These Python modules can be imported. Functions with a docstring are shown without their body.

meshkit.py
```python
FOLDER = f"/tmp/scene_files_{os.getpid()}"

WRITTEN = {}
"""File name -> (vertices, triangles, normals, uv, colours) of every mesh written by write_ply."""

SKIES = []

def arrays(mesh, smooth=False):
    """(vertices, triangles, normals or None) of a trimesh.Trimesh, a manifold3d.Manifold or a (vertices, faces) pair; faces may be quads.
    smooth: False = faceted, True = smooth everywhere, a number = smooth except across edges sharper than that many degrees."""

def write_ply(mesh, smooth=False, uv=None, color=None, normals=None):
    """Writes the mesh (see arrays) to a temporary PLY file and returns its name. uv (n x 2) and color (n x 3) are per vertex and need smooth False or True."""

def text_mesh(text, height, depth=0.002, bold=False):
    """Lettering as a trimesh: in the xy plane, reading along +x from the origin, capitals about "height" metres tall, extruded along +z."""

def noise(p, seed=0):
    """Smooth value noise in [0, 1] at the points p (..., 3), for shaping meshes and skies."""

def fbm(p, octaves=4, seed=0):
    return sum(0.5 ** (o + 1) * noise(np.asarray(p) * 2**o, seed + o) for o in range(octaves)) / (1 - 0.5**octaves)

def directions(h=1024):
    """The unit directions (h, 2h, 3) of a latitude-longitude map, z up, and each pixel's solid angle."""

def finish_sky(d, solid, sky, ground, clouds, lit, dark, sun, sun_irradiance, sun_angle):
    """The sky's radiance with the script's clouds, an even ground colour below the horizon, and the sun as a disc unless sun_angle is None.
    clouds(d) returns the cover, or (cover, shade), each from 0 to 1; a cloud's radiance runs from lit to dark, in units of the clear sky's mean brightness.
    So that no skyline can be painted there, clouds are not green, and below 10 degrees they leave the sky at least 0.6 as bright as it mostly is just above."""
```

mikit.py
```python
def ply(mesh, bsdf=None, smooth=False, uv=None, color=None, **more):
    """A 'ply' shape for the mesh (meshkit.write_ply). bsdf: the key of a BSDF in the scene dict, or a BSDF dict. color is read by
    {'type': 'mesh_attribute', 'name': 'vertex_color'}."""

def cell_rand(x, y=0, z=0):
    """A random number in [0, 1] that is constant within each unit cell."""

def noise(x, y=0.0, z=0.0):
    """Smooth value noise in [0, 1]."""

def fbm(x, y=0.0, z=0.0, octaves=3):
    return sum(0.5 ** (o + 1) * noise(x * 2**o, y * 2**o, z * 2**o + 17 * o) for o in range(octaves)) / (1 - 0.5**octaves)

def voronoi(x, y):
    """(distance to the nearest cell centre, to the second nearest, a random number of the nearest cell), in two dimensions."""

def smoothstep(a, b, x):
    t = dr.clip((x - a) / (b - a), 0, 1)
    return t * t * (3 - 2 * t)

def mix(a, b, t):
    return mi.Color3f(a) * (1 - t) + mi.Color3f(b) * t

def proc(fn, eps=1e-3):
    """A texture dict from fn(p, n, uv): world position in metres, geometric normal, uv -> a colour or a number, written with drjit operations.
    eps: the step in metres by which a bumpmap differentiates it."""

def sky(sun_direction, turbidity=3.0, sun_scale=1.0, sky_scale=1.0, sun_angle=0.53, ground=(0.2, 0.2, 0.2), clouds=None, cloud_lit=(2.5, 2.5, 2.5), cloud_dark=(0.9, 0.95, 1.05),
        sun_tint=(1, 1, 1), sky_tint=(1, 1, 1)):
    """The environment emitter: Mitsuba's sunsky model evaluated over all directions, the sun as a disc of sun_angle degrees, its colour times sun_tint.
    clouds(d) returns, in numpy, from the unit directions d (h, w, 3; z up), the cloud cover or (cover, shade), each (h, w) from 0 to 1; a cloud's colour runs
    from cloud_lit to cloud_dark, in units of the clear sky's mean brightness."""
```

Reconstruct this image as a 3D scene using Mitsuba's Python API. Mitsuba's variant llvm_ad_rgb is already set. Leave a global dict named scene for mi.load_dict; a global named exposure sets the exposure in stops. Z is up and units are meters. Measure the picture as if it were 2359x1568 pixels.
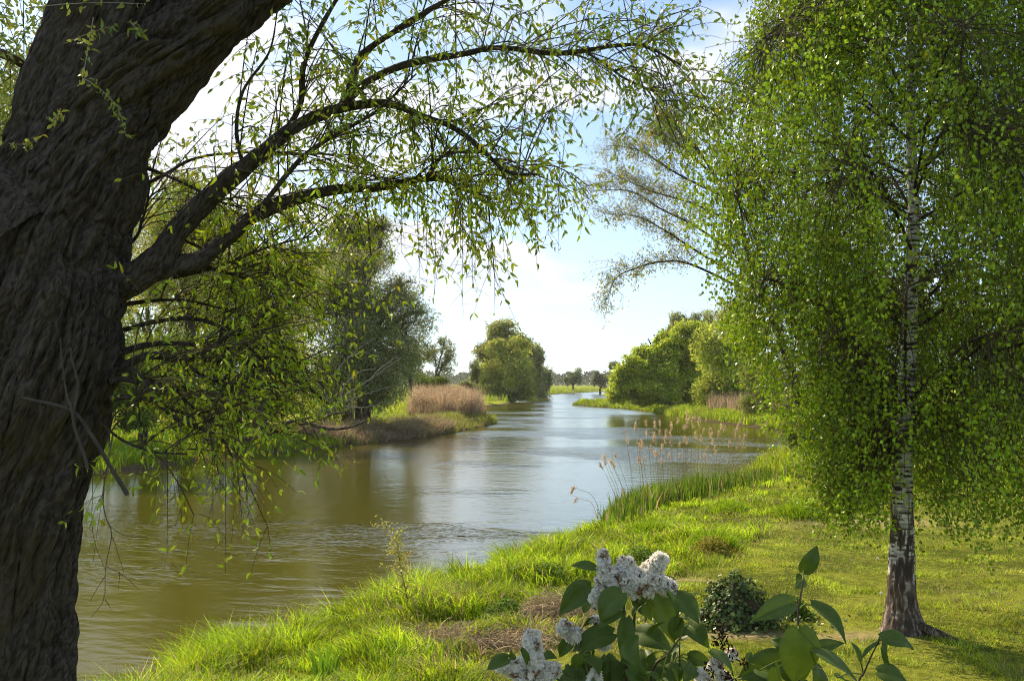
import math, numpy as np, shapely, trimesh, mitsuba as mi, drjit as dr, mikit, meshkit
from mikit import noise, fbm, voronoi, smoothstep, mix, proc

# ------------------------------------------------------------------ camera, sky, exposure
FPX, CX, CY, HOR, CAMZ = 2419.0, 1179.5, 784.0, 882.0, 3.2
PITCH = math.atan((HOR - CY) / FPX)
scene, labels = {}, {}
T = mi.ScalarTransform4f
scene['camera'] = {'type': 'perspective', 'fov': 2 * math.degrees(math.atan(CX / FPX)), 'near_clip': 0.05, 'far_clip': 9000.0,
                   'to_world': T().look_at(origin=[0, 0, CAMZ], target=[0, math.cos(PITCH), CAMZ + math.sin(PITCH)], up=[0, 0, 1]),
                   'medium': {'type': 'ref', 'id': 'haze_air'}}
SUN_AZ, SUN_EL = math.radians(-35), math.radians(40)
SUN = np.array([math.sin(SUN_AZ) * math.cos(SUN_EL), math.cos(SUN_AZ) * math.cos(SUN_EL), math.sin(SUN_EL)])


def clouds(d):
    el = np.clip(d[..., 2], 0.02, 1)
    q = np.stack([d[..., 0] / (el + 0.22) * 1.5, d[..., 1] / (el + 0.22) * 1.5, el * 0 + 3.7], -1)
    n = meshkit.fbm(q * 2.6 + 85.3, 6, seed=4)
    big = meshkit.fbm(q * 0.9 + 40.1, 3, seed=9)
    az = np.degrees(np.arctan2(d[..., 0], d[..., 1]))
    c = np.clip((0.62 * n + 0.5 * big - 0.560) / 0.09, 0, 1)
    c = c * np.clip((np.degrees(np.arcsin(np.clip(d[..., 2], -1, 1))) - 2) / 6, 0, 1)
    edge = np.clip((0.62 * n + 0.5 * big - 0.62) / 0.16, 0, 1)
    return c * 0.93, 0.15 + 0.35 * edge


scene['sky'] = mikit.sky(SUN.tolist(), turbidity=3.0, clouds=clouds, cloud_lit=(2.5, 2.5, 2.5), cloud_dark=(1.5, 1.55, 1.65), sky_tint=(1.0, 1.0, 1.0))
exposure = 2.5

# ------------------------------------------------------------------ small tools
rng = np.random.default_rng(7)


def P(x, y, Y):
    """The point seen at (x, y) of the photograph at the distance Y in front of the camera."""
    a, b = (x - CX) / FPX, (CY - y) / FPX
    dy, dz = math.cos(PITCH) - b * math.sin(PITCH), math.sin(PITCH) + b * math.cos(PITCH)
    return np.array([a / dy * Y, Y, CAMZ + dz / dy * Y])


def unit(v):
    return v / np.maximum(np.linalg.norm(v, axis=-1, keepdims=True), 1e-12)


def rdir(n):
    return unit(rng.normal(size=(n, 3)))


def spline(pts, n=24):
    """A smooth curve through the points (n samples)."""
    pts = np.asarray(pts, float)
    if len(pts) < 3:
        t = np.linspace(0, 1, n)[:, None]
        return pts[0] * (1 - t) + pts[-1] * t
    p = np.vstack([2 * pts[0] - pts[1], pts, 2 * pts[-1] - pts[-2]])
    t = np.linspace(0, len(pts) - 1 - 1e-9, n)
    i = t.astype(int)
    u = (t - i)[:, None]
    a, b, c, d = p[i], p[i + 1], p[i + 2], p[i + 3]
    return 0.5 * (2 * b + (c - a) * u + (2 * a - 5 * b + 4 * c - d) * u**2 + (3 * b - a - 3 * c + d) * u**3)


def tube(path, radii, sides=6, closed=True):
    path, n = np.asarray(path, float), len(path)
    radii = np.broadcast_to(np.asarray(radii, float), (n,))
    tan = unit(np.gradient(path, axis=0))
    ref = np.array([1.0, 0, 0]) if abs(tan[0][0]) < 0.8 else np.array([0, 1.0, 0])
    us = []
    u = ref
    for k in range(n):
        u = u - tan[k] * (u @ tan[k])
        u = u / np.linalg.norm(u)
        us.append(u)
    us = np.array(us)
    w = np.cross(tan, us)
    a = np.arange(sides) * 2 * np.pi / sides
    v = path[:, None] + radii[:, None, None] * (np.cos(a)[None, :, None] * us[:, None] + np.sin(a)[None, :, None] * w[:, None])
    v = v.reshape(-1, 3)
    i, j = np.meshgrid(np.arange(n - 1), np.arange(sides), indexing='ij')
    a0, a1 = i * sides + j, i * sides + (j + 1) % sides
    f = np.concatenate([np.stack([a0, a1, a1 + sides], -1).reshape(-1, 3), np.stack([a0, a1 + sides, a0 + sides], -1).reshape(-1, 3)])
    if closed:
        v = np.vstack([v, path[:1], path[-1:]])
        s = np.arange(sides)
        f = np.vstack([f, np.stack([s * 0 + n * sides, (s + 1) % sides, s], 1), np.stack([s * 0 + n * sides + 1, (n - 1) * sides + s, (n - 1) * sides + (s + 1) % sides], 1)])
    return v, f


def join(parts):
    vs, fs, at = [], [], 0
    for v, f in parts:
        vs.append(v)
        fs.append(np.asarray(f) + at)
        at += len(v)
    return np.vstack(vs), np.vstack(fs)


def twigs(starts, ends, r0, r1, sag, k=4):
    """Many thin three-sided curved twigs at once; starts and ends (n, 3), sag (n,) metres downwards."""
    n = len(starts)
    t = np.linspace(0, 1, k)
    path = starts[:, None] * (1 - t)[None, :, None] + ends[:, None] * t[None, :, None]
    path[:, :, 2] += (np.asarray(sag)[:, None] * np.broadcast_to(4 * t * (1 - t), (n, k)))
    ax = unit(ends - starts)
    u = unit(np.cross(ax, rdir(n)))
    w = np.cross(ax, u)
    a = np.arange(3) * 2 * np.pi / 3
    rad = (np.broadcast_to(r0, (n,))[:, None] * (1 - t) + np.broadcast_to(r1, (n,))[:, None] * t)
    ring = np.cos(a)[None, None, :, None] * u[:, None, None] + np.sin(a)[None, None, :, None] * w[:, None, None]
    v = path[:, :, None] + rad[:, :, None, None] * ring
    i, j = np.meshgrid(np.arange(k - 1), np.arange(3), indexing='ij')
    a0, a1 = i * 3 + j, i * 3 + (j + 1) % 3
    f = np.concatenate([np.stack([a0, a1, a1 + 3], -1).reshape(-1, 3), np.stack([a0, a1 + 3, a0 + 3], -1).reshape(-1, 3)])
    return v.reshape(-1, 3), (f[None] + (np.arange(n) * k * 3)[:, None, None]).reshape(-1, 3), path


def leaves(pos, d, length, width, fold=0.25, wide=0.42, nrm=None, curl=0.0):
    """Folded leaf blades: base, two shoulders, tip; (vertices, triangles)."""
    n = len(pos)
    d = unit(d)
    r = rdir(n) if nrm is None else nrm
    s = unit(np.cross(d, r))
    up = np.cross(s, d)
    L, W = np.broadcast_to(length, (n,))[:, None], np.broadcast_to(width, (n,))[:, None]
    mid = pos + d * L * wide
    tip = pos + d * L - up * L * curl
    v = np.stack([pos, mid + s * W / 2 + up * W * fold, tip, mid - s * W / 2 + up * W * fold], 1)
    f = np.array([[0, 1, 2], [0, 2, 3]])
    return v.reshape(-1, 3), (f[None] + (np.arange(n) * 4)[:, None, None]).reshape(-1, 3)


def leaves6(pos, d, length, width, fold=0.2, nrm=None, curl=0.15):
    """A rounder leaf of six vertices for near crowns."""
    n = len(pos)
    d = unit(d)
    s = unit(np.cross(d, rdir(n) if nrm is None else nrm))
    up = np.cross(s, d)
    L, W = np.broadcast_to(length, (n,))[:, None], np.broadcast_to(width, (n,))[:, None]
    m1, m2 = pos + d * L * 0.28 + up * L * curl * 0.3, pos + d * L * 0.66 + up * L * curl * 0.2
    a, b = W * 0.5, W * 0.38
    v = np.stack([pos, m1 + s * a + up * W * fold, m2 + s * b + up * W * fold * 0.7, pos + d * L - up * L * curl, m2 - s * b + up * W * fold * 0.7, m1 - s * a + up * W * fold], 1)
    f = np.array([[0, 1, 5], [1, 2, 5], [5, 2, 4], [2, 3, 4]])
    return v.reshape(-1, 3), (f[None] + (np.arange(n) * 6)[:, None, None]).reshape(-1, 3)


def blades(root, height, width, lean, bend=0.6):
    """Grass blades of three triangles that lean and arch; lean (n, 2) is the horizontal reach over the height."""
    n = len(root)
    h, w = np.broadcast_to(height, (n,))[:, None], np.broadcast_to(width, (n,))[:, None]
    l3 = np.hstack([lean, np.zeros((n, 1))])
    ang = rng.uniform(0, 2 * np.pi, n)
    s = np.stack([np.cos(ang), np.sin(ang), 0 * ang], 1)
    up = np.array([0, 0, 1.0])
    mid = root + h * (0.55 * up + l3 * 0.35)
    tip = root + h * (up * (1 - 0.35 * np.linalg.norm(lean, axis=1, keepdims=True) * bend) + l3 * (0.7 + bend * 0.6))
    v = np.stack([root - s * w / 2, root + s * w / 2, mid - s * w * 0.42, mid + s * w * 0.42, tip], 1)
    f = np.array([[0, 1, 3], [0, 3, 2], [2, 3, 4]])
    return v.reshape(-1, 3), (f[None] + (np.arange(n) * 5)[:, None, None]).reshape(-1, 3)


def tint(base, n, per, var=0.18, hue=0.10, clump=None):
    """Per-blade colours: base (3,) or (n, 3), each repeated for its vertices."""
    c = np.broadcast_to(np.asarray(base, float), (n, 3)).copy()
    k = np.exp(rng.normal(0, var, n))
    if clump is not None:
        k = k * clump
    c *= k[:, None]
    h = rng.normal(0, hue, n)
    c[:, 0] *= np.exp(h)
    c[:, 2] *= np.exp(-h)
    return np.repeat(np.clip(c, 0.004, 0.85), per, 0)


def add(key, mesh, bsdf, smooth=False, color=None, uv=None, label=None, category=None, group=None, kind=None):
    scene[key] = mikit.ply(mesh, bsdf, smooth, uv, color)
    say(key, label, category, group, kind)
    return key


def say(key, label=None, category=None, group=None, kind=None):
    e = {k: v for k, v in dict(label=label, category=category, group=group, kind=kind).items() if v}
    if e:
        labels[key] = {**labels.get(key, {}), **e}


USED = {}


def numbered(name):
    k = USED.get(name, 0)
    USED[name] = k + 1
    return name if k == 0 else f'{name}_{k:03d}'


# ------------------------------------------------------------------ materials
VC = {'type': 'mesh_attribute', 'name': 'vertex_color'}
scene['leaf_matte'] = {'type': 'principledthin', 'base_color': VC, 'roughness': 0.6, 'diff_trans': 1.05, 'spec_trans': 0.0}


def leaf_gloss(alpha, w, trans=1.0):
    return {'type': 'blendbsdf', 'weight': w, 'a': {'type': 'principledthin', 'base_color': VC, 'roughness': 0.5, 'diff_trans': trans, 'spec_trans': 0.0},
            'b': {'type': 'twosided', 'bsdf': {'type': 'principled', 'base_color': VC, 'roughness': alpha**0.5, 'specular': 0.5}}}


scene['leaf_gloss'] = leaf_gloss(0.14, 0.45, 1.05)
scene['leaf_grass'] = leaf_gloss(0.25, 0.16, 1.15)
scene['wood_dark'] = {'type': 'twosided', 'bsdf': {'type': 'principled', 'roughness': 0.9, 'specular': 0.2, 'base_color': proc(
    lambda p, n, uv: mix((0.035, 0.027, 0.018), (0.11, 0.085, 0.055), smoothstep(0.3, 0.75, fbm(p.x * 9, p.y * 9, p.z * 3, 3))))}}
scene['wood_pale'] = {'type': 'twosided', 'bsdf': {'type': 'principled', 'roughness': 0.85, 'specular': 0.2, 'base_color': proc(
    lambda p, n, uv: mix((0.16, 0.13, 0.10), (0.34, 0.29, 0.23), noise(p.x * 14, p.y * 14, p.z * 6)))}}
scene['wood_grey'] = {'type': 'twosided', 'bsdf': {'type': 'principled', 'roughness': 0.9, 'specular': 0.2, 'base_color': proc(lambda p, n, uv: mix((0.035, 0.028, 0.022), (0.09, 0.078, 0.066), fbm(p.x * 22, p.y * 22, p.z * 9, 3)))}}
scene['stem_matte'] = {'type': 'twosided', 'bsdf': {'type': 'diffuse', 'reflectance': VC}}

# ------------------------------------------------------------------ the river and the land
WATER = -1.1
NEAR = [(-25, -40), (-16.5, -15), (-12, -2), (-8.6, 6), (-5.7, 11.8), (-4.9, 13.4), (-3.6, 16.2), (-2.3, 19.4), (-0.2, 24.2), (1.5, 27.6), (4.3, 33), (7.3, 38.8), (11.3, 50), (14.5, 59), (19, 68), (26, 77), (31, 85)]
RIGHT = [(32, 92), (24, 98), (21, 133), (20.0, 167), (15, 192), (11.8, 204), (13.5, 216), (21, 242), (31, 282), (46, 350), (76, 450), (135, 560), (260, 650), (600, 800)]
LEFT = [(580, 840), (230, 690), (110, 600), (50, 540), (18, 412), (5.5, 335), (2.6, 280), (0.3, 235), (-1.4, 205), (-7, 178), (-7, 140), (-2.6, 119), (-1.9, 113), (-3.6, 100), (-6.6, 86), (-10.2, 75), (-15.9, 62), (-19.3, 50), (-25, 38), (-34, 22), (-46, 0), (-62, -40)]


def wavy(line, step=1.0, amp=0.35):
    p = spline(np.array([(x, y, 0) for x, y in line]), 12 * len(line))[:, :2]
    a = np.linalg.norm(np.diff(p, axis=0), axis=1).cumsum()
    a = np.r_[0, a]
    off = (meshkit.fbm(np.stack([a * 0.45, a * 0 + 3, a * 0], 1), 3, seed=3) - 0.5) * 2 * amp
    t = unit(np.gradient(p, axis=0))
    return p + np.stack([-t[:, 1], t[:, 0]], 1) * (off * np.clip(a.max() and 1, 0, 1))[:, None]


RIVER = shapely.Polygon(np.vstack([wavy(NEAR), wavy(RIGHT), wavy(LEFT, amp=0.5)])).buffer(0)
SHORE = RIVER.boundary
shapely.prepare(RIVER)


def sdist(x, y):
    """Distance to the water's edge, positive on land."""
    p = shapely.points(x, y)
    d = shapely.distance(SHORE, p)
    return np.where(shapely.contains(RIVER, p), -d, d)


def ss(a, b, x):
    t = np.clip((x - a) / (b - a), 0, 1)
    return t * t * (3 - 2 * t)


def height(x, y, sd=None):
    x, y = np.asarray(x, float), np.asarray(y, float)
    sd = sdist(x, y) if sd is None else sd
    far = np.maximum(ss(45, 90, y), ss(3, -3, x + 7 - 0.0 * y) * ss(14, 30, y))
    crest = (1.0 * (1 - far) + 0.62 * far)
    land = crest * (0.35 * ss(-0.15, 0.5, sd) + 0.65 * ss(0.1, 2.6, sd)) + 0.1 * ss(2, 6, sd) * (1 - far) + far * 0.35 * ss(4, 25, sd)
    bumps = (meshkit.fbm(np.stack([x * 0.55, y * 0.55, x * 0], -1), 3, seed=2) - 0.5) * 0.26 * ss(0, 1.5, sd) * (1 - 0.75 * ss(4.5, 8, sd))
    bed = -0.9 * ss(0.2, -4, sd)
    return WATER + land + bumps + bed - 0.02


def g(x, y):
    return float(height(np.array([x]), np.array([y]))[0])


def on_ground(px, py, z0=0.0):
    """The place on the land that shows at this pixel."""
    Y = 3.2 * FPX / (py - HOR)
    for _ in range(8):
        q = P(px, py, Y)
        Y *= (CAMZ - g(q[0], q[1])) / (CAMZ - q[2])
    q = P(px, py, Y)
    return np.array([q[0], q[1], g(q[0], q[1])])


def axis(lo, hi, n, s, c=0.0):
    a, b = np.arcsinh((lo - c) / s), np.arcsinh((hi - c) / s)
    return c + s * np.sinh(np.linspace(a, b, n))


gx, gy = axis(-1800, 1800, 240, 7.0), axis(-80, 3200, 270, 14.0, 12)
GX, GY = np.meshgrid(gx, gy)
GZ = height(GX.ravel(), GY.ravel())
gv = np.stack([GX.ravel(), GY.ravel(), GZ], 1)
i, j = np.meshgrid(np.arange(len(gy) - 1), np.arange(len(gx) - 1), indexing='ij')
a0 = i * len(gx) + j
gf = np.concatenate([np.stack([a0, a0 + 1, a0 + 1 + len(gx)], -1).reshape(-1, 3), np.stack([a0, a0 + 1 + len(gx), a0 + len(gx)], -1).reshape(-1, 3)])

# bare and dry places of the near bank: (x, y, radius along x, radius along y, strength)
DRY = [(*on_ground(1130, 1490)[:2], 1.0, 0.30, 0.7), (*on_ground(1000, 1450)[:2], 0.6, 0.35, 0.55), (*on_ground(1270, 1440)[:2], 0.5, 0.35, 0.75), (*on_ground(1560, 1335)[:2], 0.6, 0.5, 0.7), (*on_ground(1330, 1460)[:2], 0.6, 0.35, .8),
       (*on_ground(1720, 1462)[:2], 0.8, 0.22, 0.7), (*on_ground(1960, 1466)[:2], 0.6, 0.3, 0.7), (*on_ground(2000, 1200)[:2], 1.6, 1.0, 0.8), (*on_ground(1040, 1540)[:2], 0.5, 0.5, 0.6)]


def dryness_np(x, y):
    d = np.zeros_like(x)
    for a, b, r, s, k in DRY:
        d = np.maximum(d, k * np.exp(-(((x - a) / r) ** 2 + ((y - b) / s) ** 2)))
    return d


def ground_colour(p, n, uv):
    f1, f2 = fbm(p.x * 0.9, p.y * 0.9, 0.0, 3), fbm(p.x * 14, p.y * 14, 3.0, 3)
    grass = mix((0.06, 0.075, 0.014), (0.19, 0.205, 0.032), smoothstep(0.35, 0.7, 0.6 * f1 + 0.4 * f2))
    far = smoothstep(60, 140, p.y)
    m = fbm(p.x * 0.05, p.y * 0.03, 1.0, 3)
    grass = grass * (1 - far) + mix((0.17, 0.24, 0.02), (0.28, 0.30, 0.05), smoothstep(0.35, 0.65, m)) * far
    d = mi.Float(0)
    for a, b, r, s, k in DRY:
        d = dr.maximum(d, k * dr.exp(-(dr.square((p.x - a) / r) + dr.square((p.y - b) / s))))
    c = grass * (1 - d) + mix((0.20, 0.155, 0.085), (0.42, 0.34, 0.20), f2) * d
    mud = smoothstep(-0.72, -0.98, p.z)
    return c * (1 - mud) + mix((0.045, 0.035, 0.02), (0.10, 0.08, 0.05), f2) * mud


scene['soil'] = {'type': 'twosided', 'bsdf': {'type': 'diffuse', 'reflectance': proc(ground_colour)}}
add('ground', (gv, gf), 'soil', True, kind='structure', label='grassy river meadow with lawn and banks')


def wave(p, n, uv):
    q = p.y * 0.8 + p.x * 0.25
    r = p.x * 0.95 - p.y * 0.3
    wx, wy = noise(p.x * 0.35, p.y * 0.35, 5.0), noise(p.x * 0.35, p.y * 0.35, 9.0)
    calm = 0.30 + 1.2 * smoothstep(0.40, 0.72, fbm(p.x * 0.10 + wx * 0.4, p.y * 0.16 + wy * 0.4, 2.0, 3))
    a = noise(q * 2.6 + wx * 3, r * 1.1 + wy * 2, 0.0) * 0.034
    b = noise(q * 6.5 + wy * 4, r * 2.6 + wx * 2, 4.0) * 0.018
    c = noise(q * 15 + wx * 5, r * 8, 8.0) * 0.0095
    return (a + b + c * (1 + 0.9 * smoothstep(0.55, 1.2, calm))) * calm * 0.70


scene['water'] = {'type': 'bumpmap', 'scale': 1.0, 'tex': proc(wave, eps=0.01), 'bsdf': {
    'type': 'twosided', 'bsdf': {'type': 'roughplastic', 'diffuse_reflectance': {'type': 'rgb', 'value': (0.068, 0.064, 0.007)}, 'int_ior': 1.33, 'alpha': 0.025, 'nonlinear': False}}}
wx, wy = axis(-400, 900, 60, 60), axis(-60, 1100, 60, 60, 12)
WX, WY = np.meshgrid(wx, wy)
i, j = np.meshgrid(np.arange(59), np.arange(59), indexing='ij')
a0 = i * 60 + j
wf = np.concatenate([np.stack([a0, a0 + 1, a0 + 61], -1).reshape(-1, 3), np.stack([a0, a0 + 61, a0 + 60], -1).reshape(-1, 3)])
keep = shapely.contains(RIVER.buffer(25), shapely.points(WX.ravel()[wf].mean(1), WY.ravel()[wf].mean(1)))
wv = np.stack([WX.ravel(), WY.ravel(), 0 * WX.ravel() + WATER], 1)
add('river', (wv, wf[keep]), 'water', False, uv=wv[:, :2].copy(), kind='structure', label='brown river water winding away between grassy banks')

# ------------------------------------------------------------------ air
FAR_BOX = ((-2000, 2000), (-120, 3400), (-4.5, 45))
scene['haze_air'] = {'type': 'homogeneous', 'albedo': {'type': 'rgb', 'value': (0.93, 0.95, 0.97)}, 'sigma_t': 0.00013}
scene['haze'] = {'type': 'cube', 'to_world': T().translate([0, 1640, 20.25]).scale([2000, 1760, 24.75]), 'bsdf': {'type': 'null'}, 'interior': {'type': 'ref', 'id': 'haze_air'}}
say('haze', 'thin pale summer haze over the river plain', None, None, 'stuff')


# ------------------------------------------------------------------ trees of the banks and the distance
def tree(name, label, base_px, Y, blobs, n, leaf, colour, wood='wood_dark', trunk_r=0.25, droop=0.4, gap=0.42, spread=1.0, lean=0.0, group=None, category='tree', boughs=5, var=0.22, wood_k=1.0, gscale=2.3, forks=None, sub_r=(0.26, 0.50), nsub=9):
    """A broadleaf tree whose crown is a set of leafy clumps (px, py, rx, ry) carried by boughs."""
    key = numbered(name)
    base = P(base_px, HOR + 30, Y)
    base[2] = g(base[0], base[1]) - 0.15
    k = Y / FPX
    cs, rs = [], []
    for b in blobs:
        px, py, rx, ry = b[:4]
        dy = (b[4] if len(b) > 4 else rng.uniform(-0.5, 0.5)) * rx * k
        cs.append(P(px, py, Y + dy))
        rs.append((rx * k, 0.8 * (rx + ry) / 2 * k * spread, ry * k))
    cs, rs = np.array(cs), np.array(rs)
    big_c, big_r = cs, rs
    sub = np.repeat(np.arange(len(cs)), nsub)
    dd = rdir(len(sub))
    cs = cs[sub] + dd * rs[sub] * rng.uniform(0.45, 0.80, (len(sub), 1))
    rs = rs[sub] * rng.uniform(*sub_r, (len(sub), 1))
    n, leaf = int(n * 0.75), (leaf[0] * 1.13, leaf[1] * 1.13)
    w = (rs[:, 0] * rs[:, 1] * rs[:, 2]) ** 0.75
    m = int(n * 2.4)
    which = rng.choice(len(cs), m, p=w / w.sum())
    dirs = rdir(m)
    rad = rng.uniform(0, 1, m) ** 0.42 * rng.uniform(0.80, 1.2, m)
    pos = cs[which] + dirs * rs[which] * rad[:, None]
    s = gscale * 0.5 / rs.mean()
    den = meshkit.fbm(pos * s, 3, seed=5) + 0.35 * (meshkit.noise(pos * s * 3.1, seed=8) - 0.5)
    ok = np.where(den > gap + 0.06 * rng.normal(size=m))[0][:n]
    pos, which, dirs, den = pos[ok], which[ok], dirs[ok], den[ok]
    z = g(base[0], base[1])
    good = pos[:, 2] > z + 0.1
    pos, which, dirs, den = pos[good], which[good], dirs[good], den[good]
    nn = len(pos)
    d = unit(rdir(nn) + 0.5 * dirs - np.array([0, 0, droop * 1.6]))
    L = leaf[0] * rng.uniform(0.65, 1.3, nn)
    v, f = leaves(pos, d, L, leaf[1] * rng.uniform(0.7, 1.3, nn))
    clump = np.exp(0.35 * (meshkit.noise(pos * s * 0.8, seed=14) - 0.5))
    col = tint(colour, nn, 4, var, 0.10, clump * np.exp(rng.normal(0, 0.16, len(sub)))[which])
    # wood: a trunk to the middle of the crown, boughs to the clumps, branches inside them
    cs, rs = big_c, big_r
    mid = cs.mean(0)
    fork = base + (mid - base) * np.array([0.55, 0.55, 0.42]) if forks is None else P(forks[0], forks[1], Y)
    tr = spline([base, base + (fork - base) * np.array([0.35, 0.5, 0.5]), fork], 12)
    parts = [tube(tr, np.linspace(trunk_r * 1.25, trunk_r * 0.75, 12), 8)]
    st, en, sg = [], [], []
    for c, r in zip(cs, rs):
        q = fork + (c - fork) * 0.5 + np.array([rng.normal() * 0.12, rng.normal() * 0.12, 0.12]) * np.linalg.norm(c - fork)
        bp = spline([fork - (fork - base) * rng.uniform(0, 0.25), q, c + (c - fork) * 0.15], 12)
        parts.append(tube(bp, np.linspace(trunk_r * 0.55, trunk_r * 0.14, 12) * wood_k, 6))
        for _ in range(boughs):
            u = bp[rng.integers(5, 12)]
            st.append(u)
            en.append(c + rdir(1)[0] * r * rng.uniform(0.6, 0.98) + np.array([0, 0, r[2] * 0.15]))
            sg.append(0.08 * np.linalg.norm(r) * rng.uniform(0.2, 1))
    tv, tf, paths = twigs(np.array(st), np.array(en), trunk_r * 0.16 * wood_k, trunk_r * 0.05, np.array(sg), 5)
    parts.append((tv, tf))
    mids = paths[:, 2:4].reshape(-1, 3)
    rr = np.repeat(rs[np.repeat(np.arange(len(cs)), boughs)], 2, 0)
    ends = mids + rdir(len(mids)) * rr * 0.45 + np.array([0, 0, 0.1]) * rr
    parts.append(twigs(mids, ends, trunk_r * 0.07 * wood_k, trunk_r * 0.035, 0.05 * rr[:, 2], 4)[:2])
    add(key + '__trunk', join(parts), wood, 60)
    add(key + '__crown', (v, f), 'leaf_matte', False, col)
    say(key, label, category, group)
    return key


GREY, OLIVE, FRESH, DARK = (0.17, 0.185, 0.085), (0.23, 0.22, 0.055), (0.27, 0.33, 0.05), (0.10, 0.125, 0.055)
lw = (0.24, 0.065)
# left bank
tree('willow', 'dark rounded willow leaning over the far left bank, its right side hanging toward the water', 835, 84,
     [(835, 660, 95, 85), (765, 715, 90, 85), (905, 715, 85, 60), (965, 725, 48, 42), (800, 810, 95, 80), (880, 820, 60, 75), (750, 870, 80, 75), (850, 610, 65, 45), (930, 660, 45, 40), (850, 900, 70, 50), (895, 830, 60, 66), (868, 890, 64, 52), (925, 775, 55, 42), (840, 760, 90, 70)], 92000, lw, (0.30, 0.33, 0.13), trunk_r=0.55, droop=0.7, gap=0.33, sub_r=(0.48, 0.72), forks=(845, 760))
tree('tall_willow', 'tall grey green willow rising above the dark rounded willow', 800, 98,
     [(830, 545, 75, 50), (780, 590, 75, 60), (875, 520, 32, 28), (735, 640, 60, 70), (850, 585, 55, 40), (790, 520, 50, 38)], 34000, (0.27, 0.07), (0.30, 0.32, 0.11), trunk_r=0.5, droop=0.5, gap=0.34, sub_r=(0.45, 0.70), forks=(815, 700))
tree('tall_willow', 'leftmost tall grey willow, seen between the old trunk and its thick limb', 430, 78,
     [(430, 450, 85, 60), (380, 540, 85, 90), (500, 520, 80, 70), (440, 620, 110, 80), (340, 640, 60, 90)], 36000, (0.24, 0.075), (0.34, 0.36, 0.08), trunk_r=0.5, droop=0.4, gap=0.34, sub_r=(0.45, 0.70), forks=(440, 700))
tree('willow', 'yellowish willow behind the lower leafy boughs of the old trunk', 600, 74,
     [(590, 600, 85, 80), (650, 690, 80, 80), (540, 700, 90, 80), (690, 610, 50, 50), (620, 790, 90, 70)], 36000, (0.22, 0.065), (0.35, 0.37, 0.07), trunk_r=0.45, droop=0.5, gap=0.34, sub_r=(0.45, 0.70), forks=(610, 780))
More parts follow.
